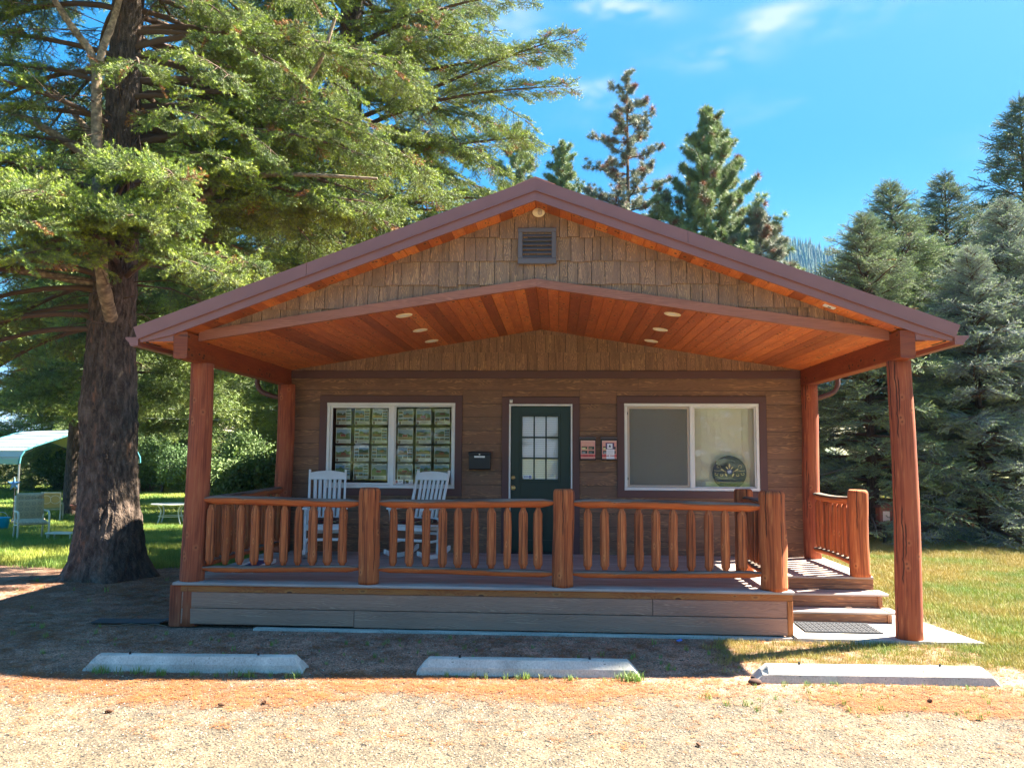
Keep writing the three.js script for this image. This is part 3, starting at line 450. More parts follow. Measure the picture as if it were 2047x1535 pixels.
function railing(label, ax, az, bx, bz, ends, bals, { topY = 1.305, botY = 0.6, baseY = DECK } = {}) {
  const t = thing('porch_railing', label, 'railing', 'log railings round the porch'), L = Math.hypot(bx - ax, bz - az), ang = Math.atan2(-(bz - az), bx - ax), r = rng(600 + rs);
  const put = (n, g, m, y) => { const p = part(n, g, m, t); p.position.set(ax, y, az); p.rotation.y = ang; return p; };
  put('top_rail', railGeo(L, rs++, 0.056), M.rail, topY); put('bottom_rail', railGeo(L, rs++ + 40, 0.044), M.rail, botY);
  for (const d of bals) { const b = part('baluster', BAL[Math.floor(r() * BAL.length)], M.baluster[Math.floor(r() * 5)], t); b.position.set(lerp(ax, bx, d), balBot - 0.004, lerp(az, bz, d)); b.rotation.y = r() * 6.28; }
  for (const [x, z, R, h] of ends) { const n = part('newel', newelGeo(rs++ + 70, h, R), M.newel, t); n.position.set(x, baseY, z); n.rotation.y = r() * 6; }
  return seat(t, (ax + bx) / 2, baseY, (az + bz) / 2);
}
const frac = (list, a, b) => list.map((x) => (x - a) / (b - a));
railing('front log railing section between left porch post and leftmost newel', -3.54, -0.5, -1.84, -0.5, [[-1.748, -0.49, 0.105, 0.995]], frac([-3.459, -3.291, -3.134, -2.978, -2.823, -2.662, -2.507, -2.352, -2.192, -2.032], -3.54, -1.84));
railing('middle front log railing section below the green door, right of the knotty newel', -1.66, -0.5, 0.2, -0.5, [[0.287, -0.49, 0.104, 1.0]], frac([-1.496, -1.321, -1.147, -0.973, -0.81, -0.636, -0.463, -0.296, -0.129, 0.027], -1.66, 0.2));
railing('front log railing section below the right window, ending at the stairs', 0.37, -0.5, 2.34, -0.5, [[2.428, -0.495, 0.13, 1.0]], frac([0.541, 0.716, 0.891, 1.066, 1.24, 1.419, 1.598, 1.781, 1.948, 2.121], 0.37, 2.34));
railing('log railing along the left side of the porch floor', -3.62, -0.56, -3.6, -3.06, [], Array.from({ length: 14 }, (_, i) => 0.05 + i * 0.07));
railing('short log railing beside the stairs, between two newels', 2.43, -0.6, 2.43, -1.72, [[2.43, -1.8, 0.108, 0.965]], Array.from({ length: 6 }, (_, i) => 0.12 + i * 0.15));
railing('log railing at the right end of the porch, beyond the steps', 3.655, -1.63, 3.64, -3.07, [[3.668, -1.56, 0.112, 0.975]], Array.from({ length: 8 }, (_, i) => 0.1 + i * 0.112));
// ---------- things on the porch ----------
// rocking chairs: built facing +z, base at the floor
function rockingChair(label, cushionSeed) {
  const t = thing('rocking_chair', label, 'rocking chair', 'white rocking chairs on the porch'), m = M.white;
  const rx = 0.245;
  for (const s of [-1, 1]) {
    const pts = []; for (let i = 0; i <= 14; i++) { const a = lerp(-0.36, 0.38, i / 14); pts.push([s * rx, 1.18 - 1.15 * Math.cos(a) , Math.sin(a) * 1.15 - 0.05]); }
    const sh = new THREE.Shape(); pts.forEach((p, i) => i ? sh.lineTo(p[2], p[1] - 0.03) : sh.moveTo(p[2], p[1] - 0.03)); [...pts].reverse().forEach((p) => sh.lineTo(p[2], p[1] + 0.02));
    const g = new THREE.ExtrudeGeometry(sh, { depth: 0.028, bevelEnabled: true, bevelSize: 0.004, bevelThickness: 0.004, bevelSegments: 2 }); g.rotateY(-Math.PI / 2); g.translate(s * rx + 0.014, 0.0, 0); part('rocker', mapUV(g, 'z'), m, t);
    part('front_leg', tube([V(s * rx, 0.06, 0.22), V(s * rx, 0.4, 0.235), V(s * rx, 0.64, 0.24)], (q) => 0.021 + 0.004 * q, 4, { up0: V(0.7, 0, 0.7) }), m, t);
    part('back_leg', tube([V(s * (rx - 0.03), 0.05, -0.17), V(s * (rx - 0.03), 0.42, -0.2)], 0.02, 4, { up0: V(0.7, 0, 0.7) }), m, t);
    part('stile', tube([V(s * (rx - 0.015), 0.38, -0.19), V(s * (rx - 0.01), 0.75, -0.29), V(s * (rx - 0.005), 1.13, -0.43)], (q) => 0.024 - 0.003 * q, 4, { up0: V(0.7, 0, 0.7) }), m, t);
    const ar = cbox(s * (rx + 0.005) - 0.038, s * (rx + 0.005) + 0.038, 0.635, 0.66, -0.27, 0.3, 0.01, 'z'); part('arm', ar, m, t);
    part('arm_bracket', poly([[0.2, 0.46], [0.215, 0.46], [0.3, 0.634], [0.2, 0.634]], -0.012, 0.012).rotateY(-Math.PI / 2).translate(s * rx, 0, 0), m, t);
    part('stretcher', cbox(s * (rx - 0.015) - 0.01, s * (rx - 0.015) + 0.01, 0.2, 0.232, -0.17, 0.215, 0.006, 'z'), m, t);
  }
  for (const [y, z, w] of [[0.23, 0.222, 0.235], [0.29, -0.18, 0.21]]) part('stretcher', cbox(-w, w, y, y + 0.035, z - 0.011, z + 0.011, 0.006), m, t);
  part('seat_apron', merge([cbox(-0.235, 0.235, 0.365, 0.425, 0.2, 0.222, 0.006), cbox(-0.21, 0.21, 0.345, 0.4, -0.2, -0.18, 0.006)]), m, t);
  for (let i = 0; i < 7; i++) part('seat_slat', cbox(-0.235, 0.235, 0.425 - 0.006 * (6 - i) * 0.6, 0.442 - 0.006 * (6 - i) * 0.6, -0.2 + i * 0.064, -0.145 + i * 0.064, 0.006), m, t);
  const bz = (y) => -0.19 - (y - 0.38) * 0.32;
  for (let i = 0; i < 6; i++) { const x = -0.165 + i * 0.066; part('back_slat', tube([V(x * 0.93, 0.5, bz(0.5)), V(x, 1.02, bz(1.02))], 0.024, 4, { up0: V(1, 0, 0) }).scale(1, 1, 1), m, t); }
  const crest = new THREE.Shape(); crest.moveTo(-0.24, 0); crest.lineTo(0.24, 0); crest.lineTo(0.24, 0.085); crest.quadraticCurveTo(0, 0.145, -0.24, 0.085); const cg = new THREE.ExtrudeGeometry(crest, { depth: 0.022, bevelEnabled: true, bevelSize: 0.004, bevelThickness: 0.004, bevelSegments: 1 }); cg.rotateX(-0.31); cg.translate(0, 1.0, bz(1.0) - 0.002); part('crest_rail', mapUV(cg, 'x'), m, t);
  part('back_rail', cbox(-0.225, 0.225, 0.46, 0.51, bz(0.485) - 0.012, bz(0.485) + 0.012, 0.006), m, t);
  // striped seat cushion
  const ct = tex(256, 256, (u, v) => { const b = Math.floor((u * 0.5 + v) * 12 + 0.6 * Math.sin(u * 14 + cushionSeed)) % 6, n = 0.8 + 0.4 * (vn(u * 90, v * 90, 90, 90, 3) - 0.5); const c = [[104, 34, 44], [176, 160, 124], [84, 28, 38], [120, 112, 70], [110, 40, 48], [60, 34, 36]][b < 0 ? b + 6 : b]; return [c[0] * n, c[1] * n, c[2] * n]; }, { rep: [2.2, 2.2] });
  const c = new THREE.BoxGeometry(0.43, 0.075, 0.41, 14, 4, 14), p = c.attributes.position; for (let i = 0; i < p.count; i++) { const x = p.getX(i) / 0.215, z = p.getZ(i) / 0.205, e = Math.pow(Math.max(Math.abs(x), Math.abs(z)), 4), tf = 0.5 + 0.5 * Math.cos(x * 7) * Math.cos(z * 7); p.setY(i, p.getY(i) * (1 - 0.75 * e) * (0.86 + 0.14 * tf)); p.setX(i, p.getX(i) * (1 - 0.05 * z * z)); } c.computeVertexNormals(); c.translate(0, 0.475, 0.015); part('cushion', mapUV(c, 'x'), std({ map: ct, roughness: 0.95 }), t, 'maroon and tan striped seat cushion');
  return t;
}
const rc1 = rockingChair('white rocking chair left of the flyer window, facing right', 1.3); rc1.position.set(-2.83, DECK, -2.62); rc1.rotation.y = 0.24;
const rc2 = rockingChair('white rocking chair in front of the flyer window, facing left', 2.6); rc2.position.set(-1.62, DECK, -2.66); rc2.rotation.y = -0.36;

// flyers taped inside the left window
{
  const W = 192, cv = document.createElement('canvas'); cv.width = W * 6; cv.height = W * 4; const x = cv.getContext('2d'), r = rng(91), R = (a, b) => lerp(a, b, r());
  const photo = (a, b, w, h) => {
    const k = Math.floor(r() * 4), sky = ['#8fb4d8', '#a9c3da', '#7ea6cf', '#b7cbd8'][k]; x.fillStyle = sky; x.fillRect(a, b, w, h);
    x.fillStyle = ['#5f7f58', '#4f6d46', '#6d8a4f', '#41623f'][Math.floor(r() * 4)]; x.beginPath(); x.moveTo(a, b + h * R(0.3, 0.5)); for (let i = 1; i <= 6; i++) x.lineTo(a + w * i / 6, b + h * R(0.22, 0.55)); x.lineTo(a + w, b + h); x.lineTo(a, b + h); x.fill();
    x.fillStyle = ['#9c7a4c', '#8a6a48', '#7d8f4c', '#b59a66', '#6c7f8e'][Math.floor(r() * 5)]; x.fillRect(a, b + h * R(0.6, 0.75), w, h * 0.3);
    if (r() < 0.65) { x.fillStyle = ['#a0522d', '#6b4a36', '#c9b79c', '#7a3b28'][Math.floor(r() * 4)]; const q = a + w * R(0.2, 0.5), y = b + h * R(0.45, 0.55); x.fillRect(q, y, w * 0.35, h * 0.2); x.fillStyle = '#4d3a34'; x.beginPath(); x.moveTo(q - 3, y); x.lineTo(q + w * 0.17, y - h * 0.14); x.lineTo(q + w * 0.38, y); x.fill(); }
  };
  for (let j = 0; j < 4; j++) for (let i = 0; i < 6; i++) {
    const X = i * W, Y = j * W; x.fillStyle = ['#eef0ea', '#e6eadd', '#f2f2ee'][Math.floor(r() * 3)]; x.fillRect(X, Y, W, W); const k = Math.floor(r() * 4);
    x.fillStyle = '#3c4650'; x.fillRect(X + 14, Y + 9, R(50, 110), 7); x.fillRect(X + R(126, 140), Y + 9, 34, 6);
    if (k === 0) { photo(X + 10, Y + 24, 110, 84); for (let q = 0; q < 3; q++) photo(X + 126, Y + 24 + q * 30, 56, 26); photo(X + 10, Y + 114, 52, 34); photo(X + 68, Y + 114, 52, 34); photo(X + 126, Y + 114, 56, 34); }
    else if (k === 1) { photo(X + 10, Y + 24, 172, 116); if (r() < 0.5) { x.fillStyle = '#a83224'; x.fillRect(X + 60, Y + 84, 62, 24); x.strokeStyle = '#f0e6d8'; x.lineWidth = 3; x.strokeRect(X + 60, Y + 84, 62, 24); } }
    else if (k === 2) { for (let q = 0; q < 3; q++) photo(X + 10, Y + 24 + q * 42, 48, 36); photo(X + 64, Y + 24, 118, 78); photo(X + 64, Y + 108, 56, 36); photo(X + 126, Y + 108, 56, 36); }
    else { photo(X + 10, Y + 24, 172, 74); for (let q = 0; q < 3; q++) photo(X + 10 + q * 59, Y + 104, 53, 40); }
    x.fillStyle = '#5a5f60'; for (let q = 0; q < 4; q++) x.fillRect(X + 48, Y + 156 + q * 8, R(60, 120), 2.4); x.fillStyle = '#4a3c38'; x.fillRect(X + 12, Y + 152, 26, 32); x.fillStyle = '#c9a58c'; x.beginPath(); x.arc(X + 25, Y + 163, 7, 0, 7); x.fill();
  }
  const t = new THREE.CanvasTexture(cv); t.colorSpace = THREE.SRGBColorSpace; const m = std({ map: t, roughness: 0.6, color: rgb(196, 200, 186) });
  const xs = [-2.806, -2.543, -2.287, -1.918, -1.664, -1.399], ys = [2.333, 2.068, 1.812, 1.563], rowN = ['top row', 'second row', 'third row', 'bottom row'], colN = ['leftmost column', 'second column', 'third column', 'fourth column', 'fifth column', 'rightmost column'];
  for (let j = 0; j < 4; j++) for (let i = 0; i < 6; i++) {
    const g = new THREE.BoxGeometry(0.216, 0.222, 0.001), uv = g.attributes.uv; for (let k = 0; k < uv.count; k++) uv.setXY(k, (i + 0.02 + uv.getX(k) * 0.96) / 6, 1 - (j + 0.98 - uv.getY(k) * 0.96) / 4);
    const f = single('flyer', g, m, `property flyer in the left window, ${rowN[j]}, ${colN[i]}`, 'flyer', 'flyers taped inside the left window'); f.position.set(xs[i] + 0.006 * (r() - 0.5), ys[j] + 0.006 * (r() - 0.5), WZ - (i < 3 ? 0.0285 : 0.0385)); f.rotation.z = 0.03 * (r() - 0.5);
  }
  const cc = document.createElement('canvas'); cc.width = 192; cc.height = 48; const y = cc.getContext('2d'); y.fillStyle = '#f4f2f0'; y.fillRect(0, 0, 192, 48); y.fillStyle = '#b2685c'; y.fillRect(8, 6, 24, 34); y.fillStyle = '#777'; y.fillRect(42, 12, 40, 5); y.fillRect(42, 24, 32, 4); y.fillStyle = '#24242c'; y.fillRect(102, 6, 40, 36); y.fillStyle = '#99a'; y.fillRect(150, 12, 32, 4); y.fillRect(150, 22, 28, 4); y.fillRect(150, 32, 32, 4);
  const ct = new THREE.CanvasTexture(cc); ct.colorSpace = THREE.SRGBColorSpace; const cm = std({ map: ct, roughness: 0.6 });
  for (const i of [0, 1]) { const g = new THREE.BoxGeometry(0.115, 0.058, 0.002), uv = g.attributes.uv; for (let k = 0; k < uv.count; k++) uv.setX(k, (i + uv.getX(k)) / 2); const f = single('business_card', g, cm, i ? 'small white card with black picture at foot of the left window' : 'small white card with red picture at foot of the left window', 'card', 'cards at the foot of the window'); f.position.set(i ? -1.86 : -2.0, 1.42, WZ - 0.039); }
}
// round painted ornament in the right window
{
  const cv = document.createElement('canvas'); cv.width = cv.height = 512; const x = cv.getContext('2d'), r = rng(17); x.fillStyle = '#1f3040'; x.fillRect(0, 0, 512, 512);
  for (let i = 0; i < 900; i++) { x.strokeStyle = ['rgba(50,80,92,.35)', 'rgba(24,34,58,.4)', 'rgba(70,96,100,.25)'][i % 3]; x.lineWidth = 2; const a = r() * 512, b = r() * 512; x.beginPath(); x.moveTo(a, b); x.lineTo(a + 22, b + 16); x.stroke(); }
  x.strokeStyle = '#c9bd84'; x.fillStyle = '#c9bd84'; x.lineWidth = 6; x.lineCap = 'round';
  const curl = (cx, cy, rad, dir, a0) => { x.beginPath(); for (let i = 0; i <= 40; i++) { const a = a0 + dir * i / 40 * 5.2, q = rad * (1 - i / 52); const X = cx + Math.cos(a) * q, Y = cy + Math.sin(a) * q; i ? x.lineTo(X, Y) : x.moveTo(X, Y); } x.stroke(); };
  for (const s of [-1, 1]) { curl(256 + s * 165, 170, 34, s, s > 0 ? 3.2 : 0); curl(256 + s * 200, 270, 30, -s, s > 0 ? 3.4 : -0.3); curl(256 + s * 125, 290, 26, -s, s > 0 ? 3.4 : -0.3); x.beginPath(); x.moveTo(256 + s * 50, 250); x.bezierCurveTo(256 + s * 110, 190, 256 + s * 150, 250, 256 + s * 228, 222); x.stroke(); x.save(); x.translate(256 + s * 105, 215); x.rotate(s * -0.6); x.beginPath(); x.ellipse(0, 0, 30, 9, 0, 0, 7); x.fill(); x.restore(); x.save(); x.translate(256 + s * 52, 290); x.rotate(s * 0.5); x.beginPath(); x.ellipse(0, 0, 12, 28, 0, 0, 7); x.fill(); x.restore(); x.save(); x.translate(256 + s * 36, 186); x.rotate(s * 0.7); x.beginPath(); x.ellipse(0, 0, 9, 26, 0, 0, 7); x.fill(); x.restore(); }
  x.beginPath(); x.moveTo(256, 116); x.quadraticCurveTo(282, 160, 256, 196); x.quadraticCurveTo(230, 160, 256, 116); x.fill(); x.fillStyle = '#34508e'; x.beginPath(); x.arc(256, 240, 40, 0, 7); x.fill(); x.fillStyle = '#c9d2de'; for (let i = 0; i < 14; i++) { x.beginPath(); x.arc(256 + 30 * Math.cos(i * 2.4) * r(), 240 + 30 * Math.sin(i * 2.4) * r(), 7, 0, 7); x.fill(); }
  const t = new THREE.CanvasTexture(cv); t.colorSpace = THREE.SRGBColorSpace;
  const s = new THREE.Shape(); s.absarc(0, 0, 0.228, -1.15, Math.PI + 1.15, false); s.lineTo(-0.1, -0.245); s.lineTo(0.1, -0.245); const g = new THREE.ExtrudeGeometry(s, { depth: 0.014, bevelEnabled: true, bevelSize: 0.004, bevelThickness: 0.004, bevelSegments: 2, curveSegments: 40 }), p = g.attributes.position, uv = g.attributes.uv; for (let k = 0; k < uv.count; k++) uv.setXY(k, p.getX(k) / 0.47 + 0.5, p.getY(k) / 0.47 + 0.5);
  const o = single('round_ornament', g, std({ map: t, roughness: 0.55 }), 'dark blue round panel painted with scrolls, standing inside the right window', 'ornament'); o.position.set(2.6, 1.58, WZ - 0.1);
}
// letterbox and two leaflet holders on the wall
{
  const t = thing('letterbox', 'black wall letterbox with a white label, left of the green door', 'letterbox');
  part('body', cbox(-1.0, -0.702, 1.602, 1.83, WZ + 0.02, WZ + 0.12, 0.012), M.black, t); part('lid', merge([cbox(-1.007, -0.695, 1.8, 1.846, WZ + 0.02, WZ + 0.132, 0.012)]), M.black, t);
  part('name_label', cbox(-0.925, -0.778, 1.765, 1.79, WZ + 0.1195, WZ + 0.1215, 0.001), M.white, t); const k = new THREE.SphereGeometry(0.011, 12, 8); k.translate(-0.852, 1.81, WZ + 0.133); part('lock', k, M.white, t); seat(t, -0.85, 1.6, WZ);
  for (const i of [0, 1]) {
    const cv = document.createElement('canvas'); cv.width = 256; cv.height = 320; const x = cv.getContext('2d'), r = rng(70 + i); x.fillStyle = '#e39a8c'; x.fillRect(0, 0, 256, 320); x.fillStyle = '#e8b09c'; x.fillRect(0, 0, 256, 30);
    x.strokeStyle = '#f0dca8'; x.lineWidth = 4; for (let q = 0; q < 9; q++) { x.beginPath(); x.moveTo(30 + q * 23, 44); x.lineTo(30 + q * 23 + 6 * (r() - 0.5), 84); x.stroke(); }
    for (let q = 0; q < 4; q++) { const a = 16 + (q % 2) * 120, b = 106 + Math.floor(q / 2) * 72; x.fillStyle = ['#c9bd7a', '#6d6a56', '#58626c', '#3e4844'][q]; x.fillRect(a, b, 104, 54); x.fillStyle = '#32402e'; x.fillRect(a, b, 104, 16); x.fillStyle = ['#e8e0b0', '#a58d70', '#b0b6b0', '#78828a'][q]; x.fillRect(a + 14, b + 26, 52, 16); x.fillStyle = '#22262a'; x.fillRect(a + 70, b + 20, 30, 22); }
    x.fillStyle = '#d4484e'; x.fillRect(0, 248, 256, 34);
    if (i) { x.fillStyle = '#5c3868'; x.fillRect(62, 40, 152, 110); x.fillStyle = '#f4eef4'; x.fillRect(90, 54, 94, 90); x.fillRect(76, 152, 142, 168); x.fillStyle = '#1c2422'; x.beginPath(); x.moveTo(137, 68); x.lineTo(160, 116); x.lineTo(114, 116); x.fill(); x.fillStyle = '#b8b4bc'; for (let q = 0; q < 6; q++) x.fillRect(92, 168 + q * 13, 108, 4); }
    x.fillStyle = '#9a0f1e'; x.font = 'bold 40px sans-serif'; x.textAlign = 'center'; x.fillText('TAKE ONE', 128, 280, 236); x.fillStyle = '#333'; x.fillRect(222, 304, 16, 5);
    const ct = new THREE.CanvasTexture(cv); ct.colorSpace = THREE.SRGBColorSpace; const a = i ? 0.826 : 0.536, b = a + 0.218;
    const h = thing('leaflet_holder', i ? 'leaflet holder reading TAKE ONE with a white card in front, nearest the right window' : 'leaflet holder reading TAKE ONE with four pictures, next to the door', 'leaflet holder', 'leaflet holders beside the door');
    part('back_box', cbox(a, b, 1.745, 2.065, WZ + 0.018, WZ + 0.06, 0.006), M.black, h); part('lid', cbox(a - 0.006, b + 0.006, 2.035, 2.06, WZ + 0.02, WZ + 0.095, 0.006), M.vent, h);
    part('leaflet', new THREE.BoxGeometry(0.2, 0.253, 0.004).translate((a + b) / 2 + (i ? 0.004 : 0), 1.885, WZ + 0.066), std({ map: ct, roughness: 0.4 }), h); part('front_lip', cbox(a + 0.002, b - 0.002, 1.74, 1.757, WZ + 0.02, WZ + 0.09, 0.004), M.black, h); seat(h, (a + b) / 2, 1.74, WZ);
  }
  const s = thing('door_sensor', 'small white sensor box on the door trim', 'sensor'); part('case', cbox(-0.443, -0.403, 2.53, 2.575, WZ + 0.034, WZ + 0.058, 0.006), M.white, s); part('lens', new THREE.SphereGeometry(0.006, 10, 6).translate(-0.423, 2.565, WZ + 0.058), M.black, s); seat(s, -0.423, 2.53, WZ + 0.034);
  const q = thing('security_light_base', 'white round light fitting at the gable peak', 'light fitting'); const lg = new THREE.LatheGeometry([[0, 0.05], [0.02, 0.048], [0.03, 0.03], [0.052, 0.024], [0.06, 0.008], [0.06, 0]].map((p) => new THREE.Vector2(...p)), 18); lg.rotateX(Math.PI / 2 + 0.4); lg.scale(1.1, 0.8, 1); lg.translate(0.026, 4.335, -0.27); part('base_plate', lg, M.cream, q); part('socket', new THREE.CylinderGeometry(0.02, 0.024, 0.05, 12).rotateX(1.2).translate(0.04, 4.325, -0.215), M.beige, q); seat(q, 0.026, 4.335, -0.28);
  const o = thing('soffit_outlet', 'small white outlet plate in the right-hand soffit', 'outlet'); const pl = new THREE.BoxGeometry(0.115, 0.008, 0.075); const sl = Math.atan(0.368); pl.rotateZ(-sl); pl.translate(2.93, 4.377 - 0.368 * 2.93 - 0.005, -0.11); part('plate', pl, M.white, o); part('socket', new THREE.BoxGeometry(0.03, 0.004, 0.02).rotateZ(-sl).translate(2.93, 4.377 - 0.368 * 2.93 - 0.0115, -0.11), M.black, o); seat(o, 2.93, 3.29, -0.11);
}
// rubber doormat: a lattice of bars
{
  const t = thing('doormat', 'black woven rubber mat on the concrete at the foot of the steps', 'doormat'), L = [], n = 22, m = 11, w = 0.74, d = 0.44;
  for (let i = 0; i <= n; i++) L.push(cbox(-w / 2 + i * w / n - 0.007, -w / 2 + i * w / n + 0.007, 0.006 + (i % 2) * 0.003, 0.015 + (i % 2) * 0.003, -d / 2, d / 2, 0.002, 'z')); for (let j = 0; j <= m; j++) L.push(cbox(-w / 2, w / 2, 0.008 - (j % 2) * 0.003, 0.0168 - (j % 2) * 0.003, -d / 2 + j * d / m - 0.007, -d / 2 + j * d / m + 0.007, 0.002, 'x'));
  const lat = part('lattice', merge(L), M.rubber, t); lat.userData.kind = 'stuff'; part('backing', box(-w / 2, w / 2, 0.001, 0.004, -d / 2, d / 2), M.black, t);
  for (const [a, b, c, e] of [[-w / 2 - 0.012, w / 2 + 0.012, -d / 2 - 0.012, -d / 2], [-w / 2 - 0.012, w / 2 + 0.012, d / 2, d / 2 + 0.012]]) part('edge', cbox(a, b, 0.001, 0.019, c, e, 0.004), M.rubber, t); t.position.set(3.12, 0.036, -0.72); t.rotation.y = -0.03;
}
// blue panel edged in white on the porch floor
{
  const t = thing('floor_panel', 'blue panel with white edge lying on the porch floor by the left railing', 'panel'); part('panel', cbox(-0.1, 0.1, 0.02, 0.035, -0.42, 0.42, 0.004, 'z'), std({ color: rgb(50, 66, 120), roughness: 0.5 }), t);
  part('edge', merge([cbox(-0.125, -0.1, 0, 0.05, -0.45, 0.45, 0.008, 'z'), cbox(0.1, 0.125, 0, 0.05, -0.45, 0.45, 0.008, 'z'), cbox(-0.1, 0.1, 0, 0.05, -0.45, -0.42, 0.008), cbox(-0.1, 0.1, 0, 0.05, 0.42, 0.45, 0.008)]), M.white, t); t.position.set(-3.36, DECK, -1.55); t.rotation.y = 0.06;
}
// ---------- wheel stops ----------
{
  function stop(label, x0, z0, x1, z1, seed, yaw = 0) {
    const L = Math.hypot(x1 - x0, z1 - z0), t = thing('wheel_stop', label, 'wheel stop', 'concrete wheel stops in front of the porch');
    const n = 40, prof = [[0.0, 0], [0.012, 0.062], [0.055, 0.118], [0.068, 0.124], [0.132, 0.124], [0.145, 0.118], [0.188, 0.062], [0.2, 0]], pos = [], idx = [], m = prof.length;
    for (let i = 0; i <= n; i++) { const u = i / n, e = Math.min(u, 1 - u) * L, k = 0.2 + 0.8 * clamp(e / 0.08); for (const [z, y] of prof) { const nz = 0.004 * (fbm(u * 30 + seed, z * 40 + y * 30, 3) - 0.5); pos.push(u * L, Math.max(-0.02, y * (y > 0.1 ? k : Math.min(1, k * 1.5)) + nz), -z + nz + (e < 0.13 && y > 0 ? (z - 0.1) * 0.0 : 0)); } }
    for (let i = 0; i < n; i++) for (let j = 0; j < m - 1; j++) { const a = i * m + j, b = a + m; idx.push(a, b, a + 1, b, b + 1, a + 1); }
    for (const i of [0, n]) { const c = pos.length / 3; pos.push(i / n * L, 0.02, -0.1); for (let j = 0; j < m - 1; j++) i ? idx.push(i * m + j, c, i * m + j + 1) : idx.push(j, j + 1, c); }
    let g = new THREE.BufferGeometry(); g.setAttribute('position', new THREE.Float32BufferAttribute(pos, 3)); g.setIndex(idx); g = g.toNonIndexed(); g.computeVertexNormals(); mapUV(g, 'x', seed * 0.37, seed * 0.2);
    part('body', g, M.concrete, t); for (const u of [0.19, 0.78]) part('anchor_pin', new THREE.CylinderGeometry(0.009, 0.011, 0.026, 8).translate(u * L, 0.132, -0.1), M.dark, t);
    t.position.set(x0, 0, z0); t.rotation.y = Math.atan2(-(z1 - z0), x1 - x0); return t;
  }
  stop('concrete wheel stop nearest the fir, wholly in shade', -3.687, 1.385, -1.862, 1.302, 1); stop('concrete wheel stop below the green door, in shade', -0.926, 1.27, 0.9, 1.222, 2); stop('sunlit concrete wheel stop in front of the right log post', 1.829, 1.275, 3.735, 1.228, 3);
}
// ---------- ground ----------
const yardNoise = (x, z, s) => fbm(x * s + 40, z * s + 70, 4, 0, 0, 301);
function zones(x, z) {
  const n = yardNoise(x, z, 0.9) - 0.5, n2 = yardNoise(x + 31, z - 17, 2.4) - 0.5;
  const lawnL = sstep(-4.4, -5.3, z + n * 1.6 + (x + 6) * 0.12) * sstep(-3.4, -4.2, x), lawnR = sstep(3.9, 4.5, x + n * 0.8 + (z < -0.2 ? 0.25 : -0.1)) * sstep(1.55 + (x - 4) * 0.12, 0.7 + (x - 4) * 0.12, z + n * 0.9);
  const strip = sstep(1.5, 2.1, x + n) * sstep(0.95, 0.5, z + n2 * 0.6) * sstep(-0.32, -0.2, z) * 0.55;
  const litter = clamp(sstep(2.1, 1.3, z + n * 1.5 + n2 * 0.7 + Math.max(0, x) * 0.1) * 0.9);
  const patch = sstep(0.7, 0.35, Math.hypot((x - 2.95) * 0.75, (z - 1.68) * 1.6) + n2 * 0.5), patch2 = sstep(0.5, 0.25, Math.hypot((x - 3.75) * 0.9, (z - 1.5) * 1.8) + n2 * 0.5), patch3 = sstep(0.75, 0.3, Math.hypot((x + 0.2) * 0.4, (z - 1.55) * 1.8) + n2 * 0.8), patch4 = sstep(0.8, 0.3, Math.hypot((x + 2.9) * 0.45, (z - 1.85) * 1.6) + n2 * 0.8);
  const needles = clamp(Math.max(litter * clamp(0.12 + 2.8 * (n2 + 0.13)), patch, patch2, patch3 * 0.85, patch4 * 0.7) * (1 - strip));
  return { lawn: Math.max(lawnL, lawnR), lawnL, lawnR, strip, needles: needles * (1 - Math.max(lawnL, lawnR)), n, n2 };
}
